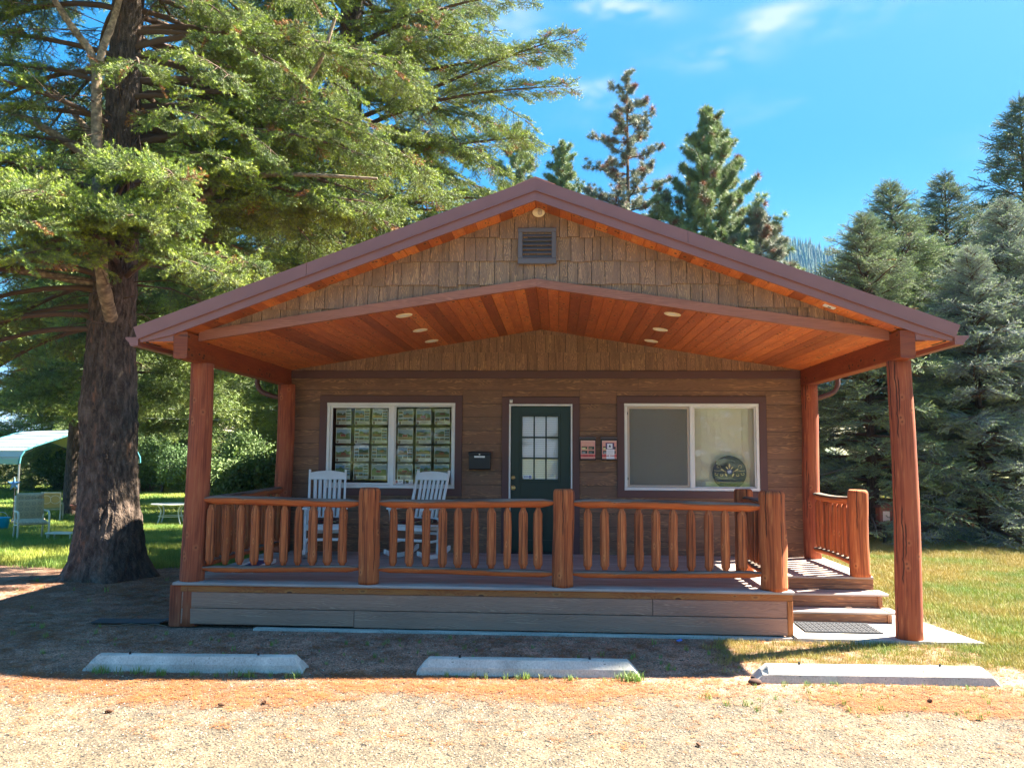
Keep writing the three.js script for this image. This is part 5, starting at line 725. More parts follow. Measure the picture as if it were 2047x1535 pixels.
// the great fir beside the porch
{
  const t = thing('fir_tree', 'huge Douglas fir with thick furrowed trunk, left of the porch', 'tree'), r = rng(700), wood = [], leaves = [];
  const TR = [[-0.25, -6.3, -3.65, 0.634], [0.0, -6.29, -3.65, 0.554], [0.38, -6.32, -3.65, 0.484], [1.1, -6.36, -3.65, 0.418], [1.84, -6.41, -3.65, 0.387], [2.4, -6.45, -3.65, 0.396], [3.3, -6.46, -3.65, 0.348], [4.1, -6.46, -3.65, 0.326], [5.6, -6.42, -3.65, 0.264], [7.2, -6.45, -3.65, 0.242], [9, -6.45, -3.65, 0.220], [13, -6.4, -3.65, 0.141], [17, -6.4, -3.65, 0.044]];
  part('trunk', trunkGeo(TR, 230, 620, 0.036, 7), M.bark, t);
  const needles = greens([0.085, 0.15, 0.045], [0.25, 0.31, 0.08], 0.65, 1.25, 0.025);
  // limbs the photograph shows one by one
  const limb = (P, R, label) => part('limb', tube(path(...P).getPoints(28), (q, a) => lerp(R[0], R[1], q) * (0.9 + 0.25 * fbm(q * 22 + R[0] * 90, Math.cos(a) + 3, 2)), 9), M.limb, t, label);
  limb([[-6.36, 3.7, -3.5], [-6.28, 3.95, -3.2], [-6.24, 4.3, -2.96], [-6.37, 5.4, -3.0], [-6.46, 6.5, -3.0], [-6.5, 7.35, -3.0]], [0.1, 0.066], 'pale limb rising in front of the trunk');
  limb([[-6.5, 7.3, -3.0], [-6.62, 7.65, -3.0], [-6.88, 8.0, -2.95], [-7.2, 8.5, -2.9], [-7.6, 9.3, -2.9]], [0.062, 0.035]); limb([[-6.5, 7.3, -3.0], [-6.42, 7.66, -2.98], [-6.31, 8.05, -3.0], [-6.2, 8.5, -3.0], [-6.0, 9.6, -3.0]], [0.062, 0.035]);
  limb([[-6.3, 5.35, -3.8], [-5.4, 5.75, -4.1], [-4.95, 6.35, -4.3], [-4.3, 7.2, -4.4], [-3.7, 8.1, -4.5], [-3.4, 9.0, -4.5]], [0.085, 0.025]); limb([[-6.3, 5.5, -3.7], [-5.2, 6.0, -3.9], [-4.0, 6.15, -4.1], [-2.6, 6.1, -4.2]], [0.07, 0.02]);
  limb([[-6.5, 6.0, -3.5], [-7.4, 6.6, -3.3], [-8.2, 6.95, -3.1], [-9.4, 7.1, -2.8]], [0.075, 0.02]); limb([[-6.6, 6.3, -3.7], [-7.2, 6.9, -3.9], [-7.9, 7.6, -4.1], [-8.8, 8.0, -4.2]], [0.06, 0.02]); limb([[-6.6, 4.3, -3.5], [-7.6, 4.45, -3.3], [-8.8, 4.5, -3.0], [-9.8, 4.4, -2.8]], [0.07, 0.02]);
  // sunlit boughs reaching forward below the pale limb
  const D = (d) => d * Math.PI / 180;
  for (let i = 0; i < 26; i++) { const y = 4.3 + 1.3 * r(), az = 22 + 138 * (i + r() * 0.8) / 26; bough({ start: V(-6.42, y, -3.6), az: D(az), len: (az < 100 ? 2.7 : 3.2) * (0.75 + 0.4 * r()), rise: 0.34 - 0.06 * r(), droop: 0.28 + 0.16 * r(), curl: (r() - 0.5) * 0.3, r0: 0.045, from: 0.38, gap: 0.13, spread: 0.46, size: 1.08, tint: needles, hang: 0.6, dead: 0.04, lift: 2 }, r, wood, leaves); }
  // dark drooping boughs at the left
  for (const [y, a, l, dr] of [[3.6, 165, 3.4, 0.5], [3.8, 150, 3.2, 0.5], [4.0, 185, 3.6, 0.5], [4.2, 172, 4.0, 0.45], [3.7, 200, 3.2, 0.45], [4.5, 158, 3.8, 0.42], [4.4, 205, 3.6, 0.4], [5.0, 178, 4.2, 0.4]]) bough({ start: V(-6.46, y, -3.6), az: D(a), len: l, rise: 0.1, droop: dr, r0: 0.045, from: 0.3, gap: 0.17, spread: 0.48, tint: needles, hang: 0.55, dead: 0.35 }, r, wood, leaves);
  // the rest of the crown
  let a = 0; for (let y = 5.6; y < 16.4; y += 0.08) { a += 2.399; const az = a + (r() - 0.5) * 0.4, side = Math.cos(az), front = Math.sin(az), len = (y < 8 ? 3.7 : lerp(3.7, 0.8, (y - 8) / 8.4)) * (0.75 + 0.4 * r()) * (front > 0.3 ? 0.85 : 1) * (y < 12 && side > 0.4 && front > -0.1 ? 0.68 : 1); if (y < 8.6 && front > 0.35 && Math.abs(side) < 0.75 && r() < 0.7) continue; bough({ start: V(-6.43, y, -3.65), az, len, rise: 0.02 + 0.4 * r(), droop: 0.3 + 0.25 * r(), curl: (r() - 0.5) * 0.3, r0: 0.045, from: 0.28, gap: 0.16, spread: 0.5, size: 1.12, tint: needles, hang: 0.85, dead: 0.16 }, r, wood, leaves); }
  // long boughs over the roof, between trunk and sun
  for (let i = 0; i < 22; i++) bough({ start: V(-6.4, 5.2 + 3.6 * (i / 22), -3.7), az: D(-8 - 50 * r()), len: 3.6 + 1.6 * r(), rise: 0.1 + 0.3 * r(), droop: 0.25 + 0.15 * r(), curl: (r() - 0.5) * 0.3, r0: 0.05, from: 0.25, gap: 0.16, spread: 0.55, size: 1.12, tint: needles, hang: 0.8, dead: 0.1 }, r, wood, leaves);
  // bare dead twigs near the trunk
  for (let i = 0; i < 90; i++) { const y = 3.6 + r() * 5.2, az = r() * 6.28, l = 0.5 + 1.4 * r(), p = V(-6.43 + Math.cos(az) * 0.3, y, -3.65 + Math.sin(az) * 0.3), h = V(Math.cos(az), 0, Math.sin(az)); const P = [0, 0.35, 0.7, 1].map((k) => p.clone().addScaledVector(h, l * k).add(V((r() - 0.5) * 0.15 * k, 0.1 * k - 0.45 * k * k * l * r(), (r() - 0.5) * 0.15 * k))); wood.push(tube(P, [0.011, 0.008, 0.005, 0.002], 4)); for (let j = 0; j < 3; j++) { const b = P[1 + j % 2], e = b.clone().add(V((r() - 0.5) * 0.6, -0.35 * r(), (r() - 0.5) * 0.6)); wood.push(tube([b, e], [0.004, 0.0015], 3, { capped: false })); } }
  finishTree(t, wood, leaves, [SPR.fir, SPR.fir2]); seat(t, -6.3, 0, -3.65);
}
// second tall fir behind the cabin
{
  const t = thing('fir_tree', 'tall bushy fir rising behind the left slope of the roof', 'tree'), r = rng(720), wood = [], leaves = [];
  part('trunk', trunkGeo([[-0.4, -5.5, -13.2, 0.7], [1, -5.5, -13.2, 0.5], [6, -5.5, -13.2, 0.42], [14, -5.5, -13.2, 0.3], [23, -5.5, -13.2, 0.05]], 60, 120, 0.03, 9), M.bark, t);
  const tint = greens([0.095, 0.155, 0.045], [0.25, 0.31, 0.075], 0.65, 1.25, 0.035); let a = 1;
  for (let y = 4.6; y < 22; y += 0.095) { a += 2.399; const az = a + (r() - 0.5) * 0.5, len = (y < 13 ? lerp(4.7, 5.4, (y - 4.6) / 8.4) : lerp(5.4, 0.6, (y - 13) / 9)) * (0.7 + 0.45 * r()), back = Math.sin(az) < -0.45; if (back && r() < 0.5) continue; bough({ start: V(-5.5, y, -13.2), az, len, rise: 0.02 + 0.3 * r(), droop: 0.2 + 0.22 * r(), curl: (r() - 0.5) * 0.3, r0: 0.05, from: 0.2, gap: 0.2, spread: 0.72, size: 1.36, tint, hang: 0.85, dead: 0.1 }, r, wood, leaves); }
  for (const [y, az, len, ri, dr] of [[10.9, 0.25, 6.3, 0.36, 0.15], [10.4, 0.3, 6.2, 0.3, 0.2], [11.8, 0.2, 6.0, 0.25, 0.2], [13.2, 0.28, 5.2, 0.2, 0.15], [9.6, 0.32, 5.4, 0.2, 0.2], [8.2, 0.35, 5.6, 0.14, 0.2], [7.6, 0.5, 5.7, 0.12, 0.2]]) bough({ start: V(-5.5, y, -13.2), az, len, rise: ri, droop: dr, r0: 0.07, from: 0.4, gap: 0.18, spread: 0.72, size: 1.3, tint, hang: 0.4, dead: 0.03 }, r, wood, leaves);
  for (let i = 0; i < 60; i++) { const y = 5 + r() * 5, az = r() * 6.28, l = 1 + 1.6 * r(), p = V(-5.5, y, -13.2), P = [0, 0.4, 0.75, 1].map((k) => p.clone().add(V(Math.cos(az) * l * k, -0.25 * k * k * l, Math.sin(az) * l * k))); wood.push(tube(P, [0.018, 0.012, 0.008, 0.003], 4)); }
  finishTree(t, wood, leaves, [SPR.fir, SPR.fir2]); seat(t, -5.5, 0, -13.2);
}
// spruces on the right, each grown separately
const turnUV = (g) => { const u = g.attributes.uv; for (let i = 0; i < u.count; i++) u.setXY(i, u.getY(i) * 2, u.getX(i) * 0.8); return g; };
function spruce(label, x, z, H, R, seed, tint, group, y0 = 0.25, size = 1, dens = 1.25, geo = [SPR.spruce]) {
  const t = thing('spruce_tree', label, 'tree', group), r = rng(seed), wood = [], leaves = [], g0 = G(x, z);
  part('trunk', turnUV(tube([V(0, -0.1, 0), V(0, H * 0.4, 0), V(0, H * 0.97, 0)], (q) => lerp(0.03 + 0.018 * H, 0.012, q), 9)), M.bark, t); let a = seed;
  for (let y = y0; y < H * 0.985; y += 0.075 / dens * (1.3 - 0.85 * y / H)) {
    a += 2.399; const f = y / H, len = Math.max(0.1, R * Math.pow(1 - f, 0.85) * (0.62 + 0.55 * r()));
    bough({ start: V(0, y, 0), az: a + (r() - 0.5) * 0.5, len, rise: lerp(0.06, 0.75, f * f) + 0.24 * (r() - 0.5), droop: lerp(0.22, 0.05, f), r0: 0.012 + 0.012 * len, from: clamp(0.75 - 0.3 * dens - 0.35 * f, 0.05, 0.5), gap: 0.24 * size, spread: Math.min(0.5 * size, len * 0.5), size: size * (0.3 + 0.7 * Math.min(1, len / 1.3)), tint, hang: 0.42, dead: 0.06, lift: 1.1, curl: (r() - 0.5) * 0.25 }, r, wood, leaves);
  }
  for (let i = 0; i < 5; i++) leaves.push([sprayMatrix(V(0, H - 0.1 - i * 0.1, 0), V((r() - 0.5) * 0.4, 1, (r() - 0.5) * 0.4), r() * 6, 0.4 * size), tint(r)]);
  finishTree(t, wood, leaves, geo); t.position.set(x, g0, z); return t;
}
const blue = greens([0.2, 0.265, 0.27], [0.34, 0.41, 0.43], 0.7, 1.3, 0.004), greenish = greens([0.14, 0.21, 0.14], [0.26, 0.33, 0.23], 0.7, 1.35, 0.006), deep = greens([0.1, 0.15, 0.095], [0.16, 0.21, 0.13], 0.7, 1.3, 0.01), SG = 'spruces on the right lawn';
spruce('green spruce behind the right end of the porch, lowest of the row', 7.35, -10.9, 7.5, 3.0, 11, greenish, SG); spruce('green spruce with a thin leader in the middle of the right row', 8.75, -12.8, 8.9, 3.5, 12, greenish, SG);
spruce('silvery blue spruce at the right edge of the photo', 11.1, -11.9, 8.1, 3.5, 13, blue, SG); spruce('dark rounded spruce behind the blue spruces', 12.1, -17, 10.6, 3.7, 14, deep, SG, 0.5, 1.3, 0.8); spruce('tallest dark spruce at the upper right edge', 17.3, -22, 15.2, 4.2, 15, deep, SG, 1, 1.6, 0.62); spruce('blue spruce low behind the rear right porch post', 5.5, -12.8, 6.2, 2.6, 16, blue, SG); spruce('pale blue spruce in front of the tallest spruce', 13.8, -14.5, 9.6, 3.6, 17, blue, SG, 0.4, 1.2, 0.85); spruce('shorter blue spruce filling the gap beside the tall log post', 9.6, -10.6, 6.6, 2.8, 18, blue, SG);
// pines behind the cabin
const puff = (() => { const q = rng(41), pos = []; for (let i = 0; i < 110; i++) { const u = q() * 6.283, c = -0.35 + 1.35 * q(), s = Math.sqrt(Math.max(0, 1 - c * c)), d = V(c, s * Math.cos(u), s * Math.sin(u)), l = 0.2 * (0.7 + 0.5 * q()), o = V(0, 0, 0).crossVectors(d, V(q() - 0.5, q() - 0.5, q() - 0.5)).normalize().multiplyScalar(0.0065), b = d.clone().multiplyScalar(0.02).add(V(-0.12 * q(), 0, 0)); pos.push(b.x - o.x, b.y - o.y, b.z - o.z, b.x + o.x, b.y + o.y, b.z + o.z, b.x + d.x * l, b.y + d.y * l, b.z + d.z * l); } const g = new THREE.BufferGeometry(); g.setAttribute('position', new THREE.Float32BufferAttribute(pos, 3)); g.computeVertexNormals(); g.setAttribute('color', new THREE.Float32BufferAttribute(new Float32Array(pos.length).fill(1), 3)); return g; })();
function pine(label, x, z, H, R, seed, tint, { bare = 0.25, dens = 1, size = 1.5, shape = 0.7, up = 0.35 } = {}) {
  const t = thing('pine_tree', label, 'tree', 'pines behind the cabin'), r = rng(seed), wood = [], leaves = [];
  part('trunk', tube([V(0, -1, 0), V(0.05, H * 0.5, 0), V(0, H * 0.98, 0)], (q) => lerp(0.012 * H, 0.02, q), 8), M.twig, t); let a = seed;
  for (let y = H * bare; y < H * 0.98; y += 0.34 / dens) {
    a += 2.399; const f = (y / H - bare) / (1 - bare), len = Math.max(0.3, R * Math.pow(1 - f, shape) * (0.6 + 0.6 * r())), h = V(Math.cos(a), 0, Math.sin(a)), P = [0, 0.35, 0.7, 1].map((k) => V(0, y, 0).addScaledVector(h, len * k).add(V(0, up * len * k * k, 0))); wood.push(tube(P, [0.035 + 0.01 * len, 0.03, 0.02, 0.008], 4)); const cv = new THREE.CatmullRomCurve3(P);
    const m = Math.max(3, Math.round(len * 3.4 * dens)); for (let i = 0; i < m; i++) { const u = 0.3 + 0.7 * (i + r()) / m, p = cv.getPoint(Math.min(1, u)), o = V((r() - 0.5), (r() - 0.2) * 0.7, (r() - 0.5)).multiplyScalar(0.34 * len * 0.5 + 0.25), e = p.clone().add(o); wood.push(tube([p, e], [0.012, 0.006], 3, { capped: false })); const d = o.clone().addScaledVector(h, 0.3).add(V(0, 0.25, 0)); for (let k = 0; k < 2; k++) leaves.push([sprayMatrix(e.clone().addScaledVector(d, -0.35 * k), d, r() * 6, size * (0.7 + 0.5 * r())), tint(r)]); }
  }
  leaves.push([sprayMatrix(V(0, H * 0.98, 0), V(0, 1, 0), 0, size), tint(r)]); finishTree(t, wood, leaves, [puff]); t.position.set(x, G(x, z), z);
}
const pineA = greens([0.15, 0.22, 0.08], [0.28, 0.35, 0.12], 0.7, 1.3, 0.06), pineB = greens([0.17, 0.2, 0.14], [0.28, 0.3, 0.2], 0.7, 1.3, 0.12);
pine('thin sparse pine rising above the roof, tallest in the middle', 3.53, -30, 20.7, 4.2, 31, pineB, { bare: 0.3, dens: 1.7, size: 1.15, shape: 0.75, up: 0.3 }); pine('dense conical pine right of the sparse pine', 7.0, -28, 17.8, 4.7, 32, pineA, { bare: 0.2, dens: 2.9, size: 1.25, shape: 0.8, up: 0.55 });
pine('small pointed pine just right of the roof peak', 0.47, -34, 18.8, 3.8, 33, pineA, { bare: 0.3, dens: 2.6, size: 1.2, shape: 0.8, up: 0.5 }); pine('slim pine left of the roof peak, by the fir boughs', -1.84, -32, 19.0, 3.6, 34, pineA, { bare: 0.3, dens: 2.3, size: 1.2, shape: 0.75, up: 0.4 });
pine('low bushy pine behind the right roof slope', 8.7, -26, 12.3, 3.0, 35, pineB, { bare: 0.2, dens: 2.5, size: 1.2, shape: 0.6, up: 0.4 });
// background firs at the left, one grown and copied
const bgTint = greens([0.1, 0.165, 0.045], [0.23, 0.3, 0.07], 0.65, 1.3, 0.01);
const bg = spruce('dark fir just left of the cabin, seen past the front left post', -9.5, -24, 13, 3.4, 51, bgTint, 'trees beyond the left lawn', 0.6, 1.7, 0.55, [SPR.coarse]);
const bgHigh = spruce('fir on the lawn behind the great trunk, foliage high up', -12.6, -15.5, 14, 3.6, 52, bgTint, 'trees beyond the left lawn', 3.8, 1.7, 0.55, [SPR.coarse]);
const treeCopy = (src, x, z, s, ry, l, group) => { const c = src.clone(); c.name = numbered('spruce_tree'); scene.add(c); c.position.set(x, G(x, z), z); c.rotation.y = ry; c.scale.setScalar(s); c.userData = { label: l, category: 'tree', group }; };
for (const [src, x, z, s, ry, l] of [[bgHigh, -18.5, -22.5, 1.1, 3.3, 'fir above the carport at the left edge'], [bg, -6.3, -22.5, 0.9, 2, 'fir behind the cabin, between the two left porch posts'], [bgHigh, -15.5, -27, 1.0, 1, 'fir whose low boughs hang above the white table'], [bg, -23, -46, 1.2, 3, 'tall fir far off behind the hedge'], [bg, -32, -43, 1.25, 1.5, 'fir close behind the carport roof'], [bg, -36, -54, 1.4, 4, 'fir at the far left edge behind the carport'], [bg, -13, -34, 1.2, 5, 'fir farther back between the trunk and the post'], [bg, -18, -56, 1.3, 2.5, 'fir right of the white house'], [bg, -44, -38, 1.3, 0.8, 'fir left of the carport, outside the frame'], [bg, -50, -24, 1.2, 2.2, 'fir farthest left of all on the lawn'], [bg, -52, -52, 1.5, 3.1, 'fir behind the outermost lawn trees']]) treeCopy(src, x, z, s, ry, l, 'trees beyond the left lawn');
// trees across the road behind the viewer: the windows mirror them
for (const [x, z, s, ry, w] of [[-24, 46, 1.0, 1, 'second from left'], [-15, 43, 0.95, 2, 'third from left'], [-6, 47, 1.1, 3, 'fourth from left'], [-10.5, 46, 1.0, 4.4, 'between the third and fourth'], [3, 44, 0.9, 4, 'fifth from left'], [12, 48, 1.05, 5, 'sixth from left'], [-33, 44, 1.0, 2, 'outermost'], [22, 46, 1.0, 0.4, 'rightmost']]) treeCopy(bg, x, z, s, ry, 'fir facing the cabin, mirrored in the windows, ' + w, 'trees facing the cabin');
// leafy bushes
const leafCluster = (() => { const q = rng(61), pos = []; for (let i = 0; i < 34; i++) { const c = V((q() - 0.5) * 0.34, (q() - 0.5) * 0.3, (q() - 0.5) * 0.34), a = V(q() - 0.5, q() - 0.3, q() - 0.5).normalize(), b = V(0, 0, 0).crossVectors(a, V(q() - 0.5, q() - 0.5, q() - 0.5)).normalize(), l = 0.045 + 0.03 * q(), w = l * 0.32; const p0 = c, p1 = c.clone().addScaledVector(a, l * 0.5).addScaledVector(b, w), p2 = c.clone().addScaledVector(a, l), p3 = c.clone().addScaledVector(a, l * 0.5).addScaledVector(b, -w); for (const p of [p0, p1, p2, p0, p2, p3]) pos.push(p.x, p.y, p.z); } const g = new THREE.BufferGeometry(); g.setAttribute('position', new THREE.Float32BufferAttribute(pos, 3)); g.computeVertexNormals(); return g; })();
const leafMat = new THREE.MeshPhysicalMaterial({ roughness: 0.85, transmission: 0.25, thickness: 0, side: THREE.DoubleSide });
function bush(label, x, z, R, H, seed, tint, n, size = 1, group) {
  const t = thing('bush', label, 'bush', group), r = rng(seed), wood = [], leaves = [], lobes = Array.from({ length: 9 }, () => [V((r() - 0.5) * 1.3 * R, H * (0.3 + 0.55 * r()), (r() - 0.5) * 1.3 * R), R * (0.35 + 0.3 * r())]);
  for (const [c] of lobes) for (let k = 0; k < 2; k++) wood.push(tube([V((r() - 0.5) * 0.2, -0.05, (r() - 0.5) * 0.2), c.clone().multiplyScalar(0.5).add(V((r() - 0.5) * 0.2, 0, (r() - 0.5) * 0.2)), c], [0.025, 0.016, 0.006], 5));
  for (let i = 0; i < n; i++) { const [c, q] = lobes[i % 9], d = V(r() - 0.5, r() - 0.45, r() - 0.5).normalize(), p = c.clone().addScaledVector(d, q * Math.pow(r(), 0.4)); if (p.y < 0.05) continue; leaves.push([MX(p.x, p.y, p.z, r() * 6.3, size * (0.7 + 0.6 * r()), r() * 3, r() * 3), tint(r)]); }
  scatter('crown', leafCluster, leafMat, leaves, t); const b = part('stems', merge(wood), M.twig, t); b.userData.kind = 'stuff'; t.position.set(x, G(x, z), z);
}
const bushT = greens([0.07, 0.13, 0.03], [0.15, 0.23, 0.045], 0.7, 1.3, 0), hedgeT = greens([0.05, 0.11, 0.025], [0.1, 0.19, 0.04], 0.7, 1.3, 0);
bush('leafy green bush beside the left railing of the porch', -5.15, -6.4, 1.0, 2.1, 71, bushT, 2600); bush('leafy bush behind the railing bush, between the left posts', -5.9, -9.5, 1.0, 1.9, 72, bushT, 2200);
[[-27.5, -41, 1.6, 3.0, 'under the carport edge at the far left'], [-24.6, -40.5, 1.7, 3.2, 'behind the carport, beside the fir trunk'], [-30.5, -41, 1.5, 2.8, 'outermost at the left edge'], [-22.2, -40, 1.5, 2.4, 'hidden mostly by the fir trunk']].forEach(([x, z, R, H, w], i) => bush('dark hedge shrub ' + w, x, z, R, H, 80 + i, hedgeT, 2200, 2, 'hedge behind the carport'));
// forested hill far off
{
  const ridge = (x) => 268 + 16 * Math.sin(x * 0.012 + 1.2) + 10 * Math.sin(x * 0.031) - 0.0004 * (x - 250) * (x - 250), face = (x, z) => ridge(x) * sstep(-560, -1020, z) * (1 - 0.5 * sstep(-1020, -1500, z)) + 14 * (fbm(x * 0.02, z * 0.02, 3) - 0.5);
  const W = 90, pos = [], idx = [], col = []; for (let j = 0; j <= 40; j++) for (let i = 0; i <= W; i++) { const x = -700 + i * 1600 / W, z = -540 - j * 24, n = fbm(x * 0.012, z * 0.02, 4, 0, 0, 77); pos.push(x, face(x, z) - 4, z); const c = mix3([0.1, 0.12, 0.05], [0.34, 0.29, 0.17], sstep(0.45, 0.62, n)); col.push(...c); } for (let j = 0; j < 40; j++) for (let i = 0; i < W; i++) { const a = j * (W + 1) + i, b = a + W + 1; idx.push(a, a + 1, b, b, a + 1, b + 1); }
  const g = new THREE.BufferGeometry(); g.setAttribute('position', new THREE.Float32BufferAttribute(pos, 3)); g.setAttribute('color', new THREE.Float32BufferAttribute(col, 3)); g.setIndex(idx); g.computeVertexNormals(); structure('hill', g, std({ vertexColors: true, roughness: 1 }));
  const c1 = merge([0, 1, 2, 3].map((k) => { const c = new THREE.ConeGeometry(2.6 - k * 0.55, 6, 6, 1, true); c.rotateY(k); c.translate((k % 2) * 0.3, 4 + k * 3.1, 0); return c; })), r = rng(90), L = [];
  for (let i = 0; i < 9000; i++) { const x = 120 + r() * 460, z = -700 - r() * 420, n = fbm(x * 0.012, z * 0.02, 4, 0, 0, 77); if (r() < sstep(0.5, 0.64, n)) continue; const k = 0.7 + 0.5 * r(); L.push([MX(x, face(x, z) - 4, z, r() * 6, k * 0.9, 0, 0, k * (0.9 + 0.5 * r())), new THREE.Color(0.05 + 0.03 * r(), 0.085 + 0.03 * r(), 0.04)]); }
  const f = scatter('hillside_forest', c1, std({ roughness: 1 }), L); f.userData.label = 'distant conifers covering the hill'; 
}
// ---------- things beyond the left lawn ----------
// metal carport
{
  const t = thing('carport', 'open metal carport with teal-edged ribbed roof at the far left', 'carport'), teal = std({ color: rgb(70, 130, 140), roughness: 0.4 }), roofM = std({ color: rgb(150, 164, 166), roughness: 0.6 }), inM = std({ color: rgb(196, 204, 178), roughness: 0.5 });
  // local: x across (span 6), z along; arched profile with rounded eaves
  const prof = [[-3.05, 1.9], [-3.02, 2.2], [-2.85, 2.5], [-2.5, 2.68], [0, 3.6], [2.5, 2.68], [2.85, 2.5], [3.02, 2.2], [3.05, 1.9]];
  for (let k = 0; k < prof.length - 1; k++) { const [a, b] = prof[k], [c, d] = prof[k + 1], n = 14; for (let i = 0; i < (k === 3 || k === 4 ? 6 : 1); i++) { const m = k === 3 || k === 4 ? 6 : 1, p = [lerp(a, c, i / m), lerp(b, d, i / m)], q = [lerp(a, c, (i + 1) / m), lerp(b, d, (i + 1) / m)], dx = q[0] - p[0], dy = q[1] - p[1], l = Math.hypot(dx, dy), nx = -dy / l * 0.02, ny = dx / l * 0.02; part('roof_panel', poly([[p[0], p[1]], [q[0], q[1]], [q[0] + nx, q[1] + ny], [p[0] + nx, p[1] + ny]].reverse(), -7, 0, 'z'), k < 4 ? roofM : inM, t); part('rib', poly([[p[0] + nx, p[1] + ny], [p[0] + nx * 2.6, p[1] + ny * 2.6], [p[0] + nx * 2.6 + dx * 0.12, p[1] + ny * 2.6 + dy * 0.12], [p[0] + nx + dx * 0.12, p[1] + ny + dy * 0.12]], -7, 0, 'z'), roofM, t); } }
  for (const z of [0.03, -7.03]) { const L = prof.slice(0, -1).map(([a, b], k) => bar([a, b + 0.02, z], [prof[k + 1][0], prof[k + 1][1] + 0.02, z], 0.055, 6)); part('edge_trim', merge(L), teal, t); }
  part('eave_trim', cbox(-3.12, -3.04, 1.87, 2.15, -7, 0.03, 0.01, 'z'), teal, t);
  for (const z of [-0.2, -3.5, -6.8]) for (const s of [-1, 1]) part('post', tube([V(s * 2.95, -0.1, z), V(s * 2.95, 2.1, z), V(s * 2.75, 2.42, z), V(s * 2.4, 2.6, z)], 0.045, 6), M.steel, t);
  t.position.set(-24.15, -0.66, -32.57); t.rotation.y = 1.0;
}
// white house with brick base
{
  const t = thing('white_house', 'white bungalow with red brick base behind the second fir trunk', 'house'), br = std({ color: rgb(150, 92, 78), roughness: 0.9 });
  part('wall', box(-6, 6, 1.05, 2.9, -7, 0), std({ color: rgb(236, 236, 230), roughness: 0.7 }), t); part('brick_base', box(-6.03, 6.03, -0.2, 1.05, -7.03, 0.03), br, t);
  for (const x of [-3.4, 0.6, 3.4]) { const w = part('window', box(x - 0.7, x + 0.7, 1.5, 2.5, 0.001, 0.05), M.dark, t); part('pane', box(x - 0.6, x + 0.6, 1.58, 2.42, 0.05, 0.06), M.glass, w); }
  part('roof', poly([[-6.6, 2.9], [6.6, 2.9], [4.8, 4.2], [-4.8, 4.2]], -7.4, 0.5), std({ color: rgb(214, 212, 206), roughness: 0.6 }), t); part('corner_board', box(-0.9, -0.75, 1.05, 2.9, 0.001, 0.04), br, t);
  t.position.set(-27.0, -0.75, -52); t.rotation.y = 0.25;
  const c = box(-18, 18, -0.06, 0.02, -1.4, 1.4); const road = structure('road', c, std({ color: rgb(196, 190, 180), roughness: 0.9 })); road.position.set(-30, -0.66, -47.2); road.rotation.y = 0.2;
}
{ const t = thing('fir_tree', 'thick dark fir trunk behind the white table', 'tree'), wood = [], leaves = [], r = rng(88); part('trunk', trunkGeo([[-0.2, 0, 0, 1.0], [0.5, 0, 0, 0.72], [2, 0, 0, 0.58], [8, 0, 0, 0.45], [20, 0, 0, 0.1]], 40, 70, 0.03, 19), M.bark, t); let a = 0; for (let y = 4.2; y < 19; y += 0.3) { a += 2.399; bough({ start: V(0, y, 0), az: a, len: lerp(5.2, 1, (y - 4) / 15) * (0.7 + 0.5 * r()), rise: 0.1, droop: 0.4, r0: 0.06, from: 0.3, gap: 0.42, spread: 1.1, size: 1.8, tint: bgTint, hang: 0.5, dead: 0.1 }, r, wood, leaves); } finishTree(t, wood, leaves, [SPR.coarse]); t.position.set(-26.3, -0.7, -42); }
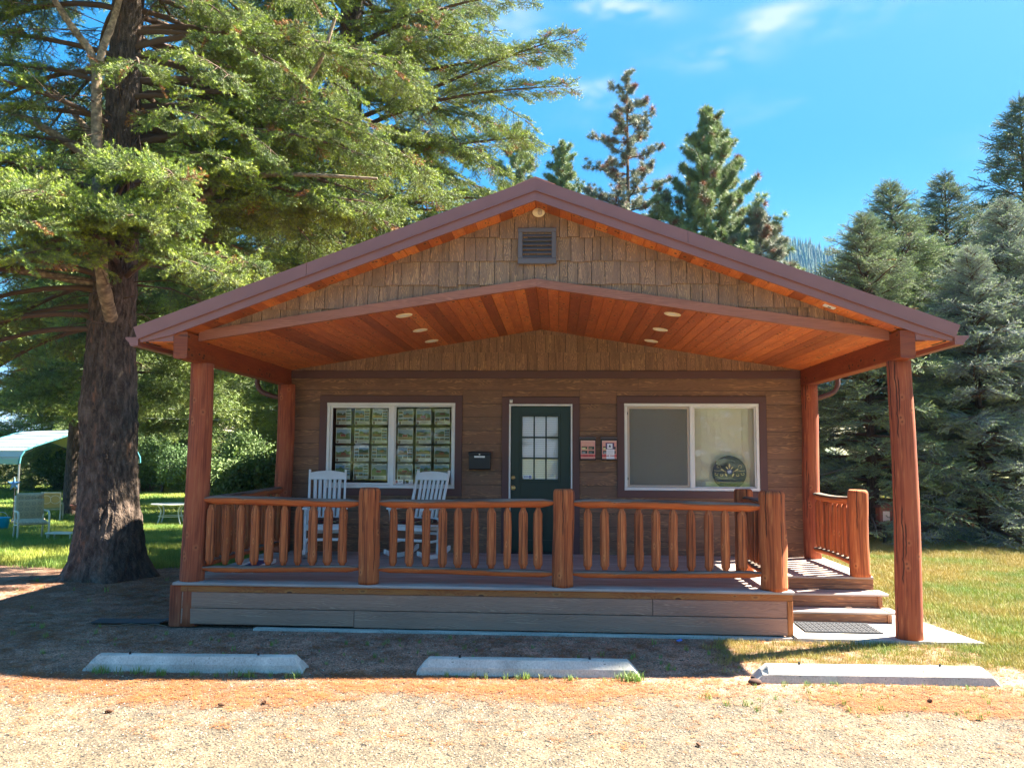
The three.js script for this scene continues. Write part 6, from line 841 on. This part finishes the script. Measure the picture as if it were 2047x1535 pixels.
// garden furniture on the lawn
const alu = std({ color: rgb(214, 206, 180), roughness: 0.45 });
{
  const cu = tex(256, 256, (u, v) => { const a = (u * 4) % 1 - 0.5, b = (v * 4) % 1 - 0.5, d = Math.hypot(a, b), k = sstep(0.36, 0.33, d) * sstep(0.2, 0.23, d) * 0.55 + sstep(0.12, 0.08, d) * 0.4, n = 0.92 + 0.16 * (vn(u * 60, v * 60, 60, 60, 4) - 0.5); return mix3([206 * n, 190 * n, 152 * n], [134, 132, 118], k); }, { rep: [2, 2] }), cm = std({ map: cu, roughness: 0.9 });
  const t = thing('garden_armchair', 'cream garden armchair with ring-patterned cushions on the left lawn', 'garden chair', 'garden chairs on the left lawn');
  for (const s of [-1, 1]) { part('frame_side', pipe([[s * 0.3, 0.0, 0.32], [s * 0.3, 0.3, 0.33], [s * 0.3, 0.56, 0.32], [s * 0.3, 0.64, 0.24], [s * 0.3, 0.645, 0.0], [s * 0.29, 0.65, -0.28]], 0.021, 24), alu, t); part('back_leg', pipe([[s * 0.28, 0, -0.36], [s * 0.28, 0.35, -0.25], [s * 0.27, 0.98, -0.4]], 0.019, 14), alu, t); part('seat_rail', bar([s * 0.28, 0.38, 0.33], [s * 0.28, 0.33, -0.28], 0.018), alu, t); }
  const soft = (w, h, d) => { const g = new THREE.BoxGeometry(w, h, d, 10, 4, 10), p = g.attributes.position; for (let i = 0; i < p.count; i++) { const x = p.getX(i) / w * 2, z = p.getZ(i) / d * 2; p.setY(i, p.getY(i) * (1 - 0.6 * Math.pow(Math.max(Math.abs(x), Math.abs(z)), 4))); } g.computeVertexNormals(); return g; };
  part('seat_cushion', mapUV(soft(0.56, 0.11, 0.62).rotateX(0.06).translate(0, 0.42, 0.03), 'x'), cm, t); part('back_cushion', mapUV(soft(0.54, 0.1, 0.5).rotateX(-1.3).translate(0, 0.66, -0.26), 'x'), cm, t); part('head_cushion', mapUV(soft(0.54, 0.14, 0.24).rotateX(-1.3).translate(0, 0.92, -0.3), 'x'), cm, t);
  t.position.set(-11.55, G(-11.55, -9.7), -9.7); t.rotation.y = 0.75;
  const f = thing('footstool', 'low white footstool beside the fir trunk on the lawn', 'footstool'); part('top', cbox(-0.3, 0.3, 0.16, 0.2, -0.16, 0.16, 0.012), alu, f); for (const [x, z] of [[-0.26, -0.13], [0.26, -0.13], [-0.26, 0.13], [0.26, 0.13]]) part('leg', bar([x, 0, z], [x, 0.17, z], 0.018), alu, f); f.position.set(-10.75, G(-10.75, -9.6), -9.6);
  const b = thing('garden_armchair', 'tan sling garden chair with ring motif on its back, below the carport', 'garden chair', 'garden chairs on the left lawn'); for (const s of [-1, 1]) { part('frame_side', pipe([[s * 0.3, 0, -0.35], [s * 0.3, 0.3, -0.2], [s * 0.3, 0.6, -0.28], [s * 0.3, 1.02, -0.42]], 0.024, 16), alu, b); part('front_leg', pipe([[s * 0.32, 0, 0.35], [s * 0.32, 0.5, 0.34], [s * 0.32, 0.62, 0.2], [s * 0.32, 0.62, -0.25]], 0.024, 16), alu, b); }
  part('sling', mapUV(new THREE.BoxGeometry(0.58, 0.56, 0.02).rotateX(-0.32).translate(0, 0.75, -0.33), 'x'), std({ color: rgb(178, 160, 108), roughness: 0.9 }), b); part('sling_seat', new THREE.BoxGeometry(0.58, 0.02, 0.55).translate(0, 0.42, 0.05), std({ color: rgb(178, 160, 108), roughness: 0.9 }), b); for (const s of [-1, 1]) part('ring', new THREE.TorusGeometry(0.15, 0.012, 6, 24).rotateX(-0.32).translate(s * 0.14, 0.78, -0.36), alu, b); part('crossbar', bar([-0.3, 1.02, -0.42], [0.3, 1.02, -0.42], 0.024), alu, b);
  b.position.set(-17.6, -0.62, -19.9); b.rotation.y = 3.6;
  // round table
  const w = thing('garden_table', 'round white garden table between fir trunk and left post', 'table'), wm = std({ color: rgb(214, 220, 214), roughness: 0.35 }); part('tabletop', new THREE.LatheGeometry([[0, 0.68], [0.6, 0.68], [0.625, 0.685], [0.63, 0.7], [0.62, 0.712], [0, 0.712]].map((p) => new THREE.Vector2(...p)), 36), wm, w); for (let k = 0; k < 4; k++) { const a = k * 1.571 + 0.5, c = Math.cos(a), s = Math.sin(a); part('leg', pipe([[c * 0.52, 0, s * 0.52], [c * 0.42, 0.25, s * 0.42], [c * 0.38, 0.5, s * 0.38], [c * 0.5, 0.68, s * 0.5]], 0.022, 12), wm, w); } part('ring', new THREE.TorusGeometry(0.38, 0.015, 6, 24).rotateX(1.571).translate(0, 0.3, 0), wm, w); w.position.set(-12.45, G(-12.45, -18.2), -18.2);
  // grill, planter, ornament, posts, bucket
  const gr = thing('fire_bowl', 'rusty red fire bowl half hidden by the fir trunk', 'fire bowl'); part('bowl', new THREE.LatheGeometry([[0, 0.34], [0.2, 0.37], [0.36, 0.48], [0.44, 0.62], [0.42, 0.62], [0.33, 0.5], [0, 0.38]].map((p) => new THREE.Vector2(...p)), 24), std({ color: rgb(112, 62, 54), roughness: 0.7 }), gr); for (let k = 0; k < 3; k++) part('leg', bar([0.3 * Math.cos(k * 2.1), 0, 0.3 * Math.sin(k * 2.1)], [0.2 * Math.cos(k * 2.1), 0.4, 0.2 * Math.sin(k * 2.1)], 0.02), M.dark, gr); gr.position.set(-16.0, -0.6, -19.2);
  const pl = thing('stone_planter', 'stepped pale stone planter behind the cream armchair', 'planter'), ps = std({ map: conc, color: rgb(206, 204, 200), roughness: 0.9 }); for (const [k, sw, h0, h1] of [[0, 0.95, 0, 0.26], [1, 0.8, 0.262, 0.5]]) for (let i = 0; i < 4; i++) part('block', cbox(-sw / 2 + i * sw / 4 + 0.006, -sw / 2 + (i + 1) * sw / 4 - 0.006, h0, h1, -0.3, 0.3 - 0.05 * k, 0.02, 'x', i, k), ps, pl); pl.position.set(-16.9, -0.62, -17.6); pl.rotation.y = 0.6;
  const or = thing('pinwheel_stake', 'blue pinwheel ornament on a thin stake behind the cream armchair', 'garden ornament'); part('rod', bar([0, -0.05, 0], [0, 1.35, 0], 0.015, 6), M.dark, or); for (let k = 0; k < 5; k++) { const g = new THREE.ConeGeometry(0.08, 0.24, 4); g.scale(1, 1, 0.25); g.translate(0, 0.13, 0); g.rotateZ(k * 1.2566); g.translate(0, 1.35, 0.03); part('blade', g, std({ color: rgb(70, 120, 170), roughness: 0.5 }), or); } or.position.set(-18.1, -0.62, -18.6);
  const wp = thing('wooden_post', 'grey weathered wooden post in front of the carport', 'post'); part('post', cbox(-0.08, 0.08, -0.1, 1.15, -0.08, 0.08, 0.015, 'y'), std({ map: again(skt.map, 0.5, 1), roughness: 0.9 }), wp); part('cap', cbox(-0.086, 0.086, 1.15, 1.17, -0.086, 0.086, 0.006, 'y'), M.dark, wp); wp.position.set(-19.5, -0.65, -19.5);
  const bk = thing('teal_bucket', 'bright teal bucket at the left edge of the lawn', 'bucket'); part('bucket', new THREE.LatheGeometry([[0, 0], [0.15, 0], [0.2, 0.36], [0.215, 0.37], [0.2, 0.385], [0.185, 0.37], [0.14, 0.02], [0, 0.02]].map((p) => new THREE.Vector2(...p)), 24), std({ color: rgb(0, 160, 190), roughness: 0.4 }), bk); part('handle', pipe([[-0.2, 0.36, 0], [-0.1, 0.5, 0.02], [0.1, 0.5, 0.02], [0.2, 0.36, 0]], 0.008, 12, 5), M.steel, bk); bk.position.set(-14.7, G(-14.7, -13.2), -13.2);
  for (const [x, z, w2] of [[-23.6, -40, 'right of the second fir trunk'], [-21.5, -40.5, 'farther right, by the white house']]) { const fp = thing('fence_post', 'thin dark fence post ' + w2, 'post', 'fence posts by the road'); part('post', cbox(-0.07, 0.07, -0.1, 1.3, -0.07, 0.07, 0.01, 'y'), M.dark, fp); fp.position.set(x, -0.7, z); }
  // two overhead cables
  for (const [y, w2] of [[3.75, 'upper'], [3.35, 'lower']]) { const P = []; for (let i = 0; i <= 10; i++) P.push([-30 + i * 4, y + 0.5 * Math.pow((i - 5) / 5, 2) - 0.2, -24]); single('overhead_cable', pipe(P, 0.012, 30, 4), std({ color: rgb(200, 205, 208), roughness: 0.5 }), `${w2} of two thin overhead cables left of the cabin`, 'cable', 'overhead cables'); }
}
scene.traverse((o) => { if (o.isMesh) { o.castShadow = true; o.receiveShadow = true; } });
renderer.render(scene, camera);
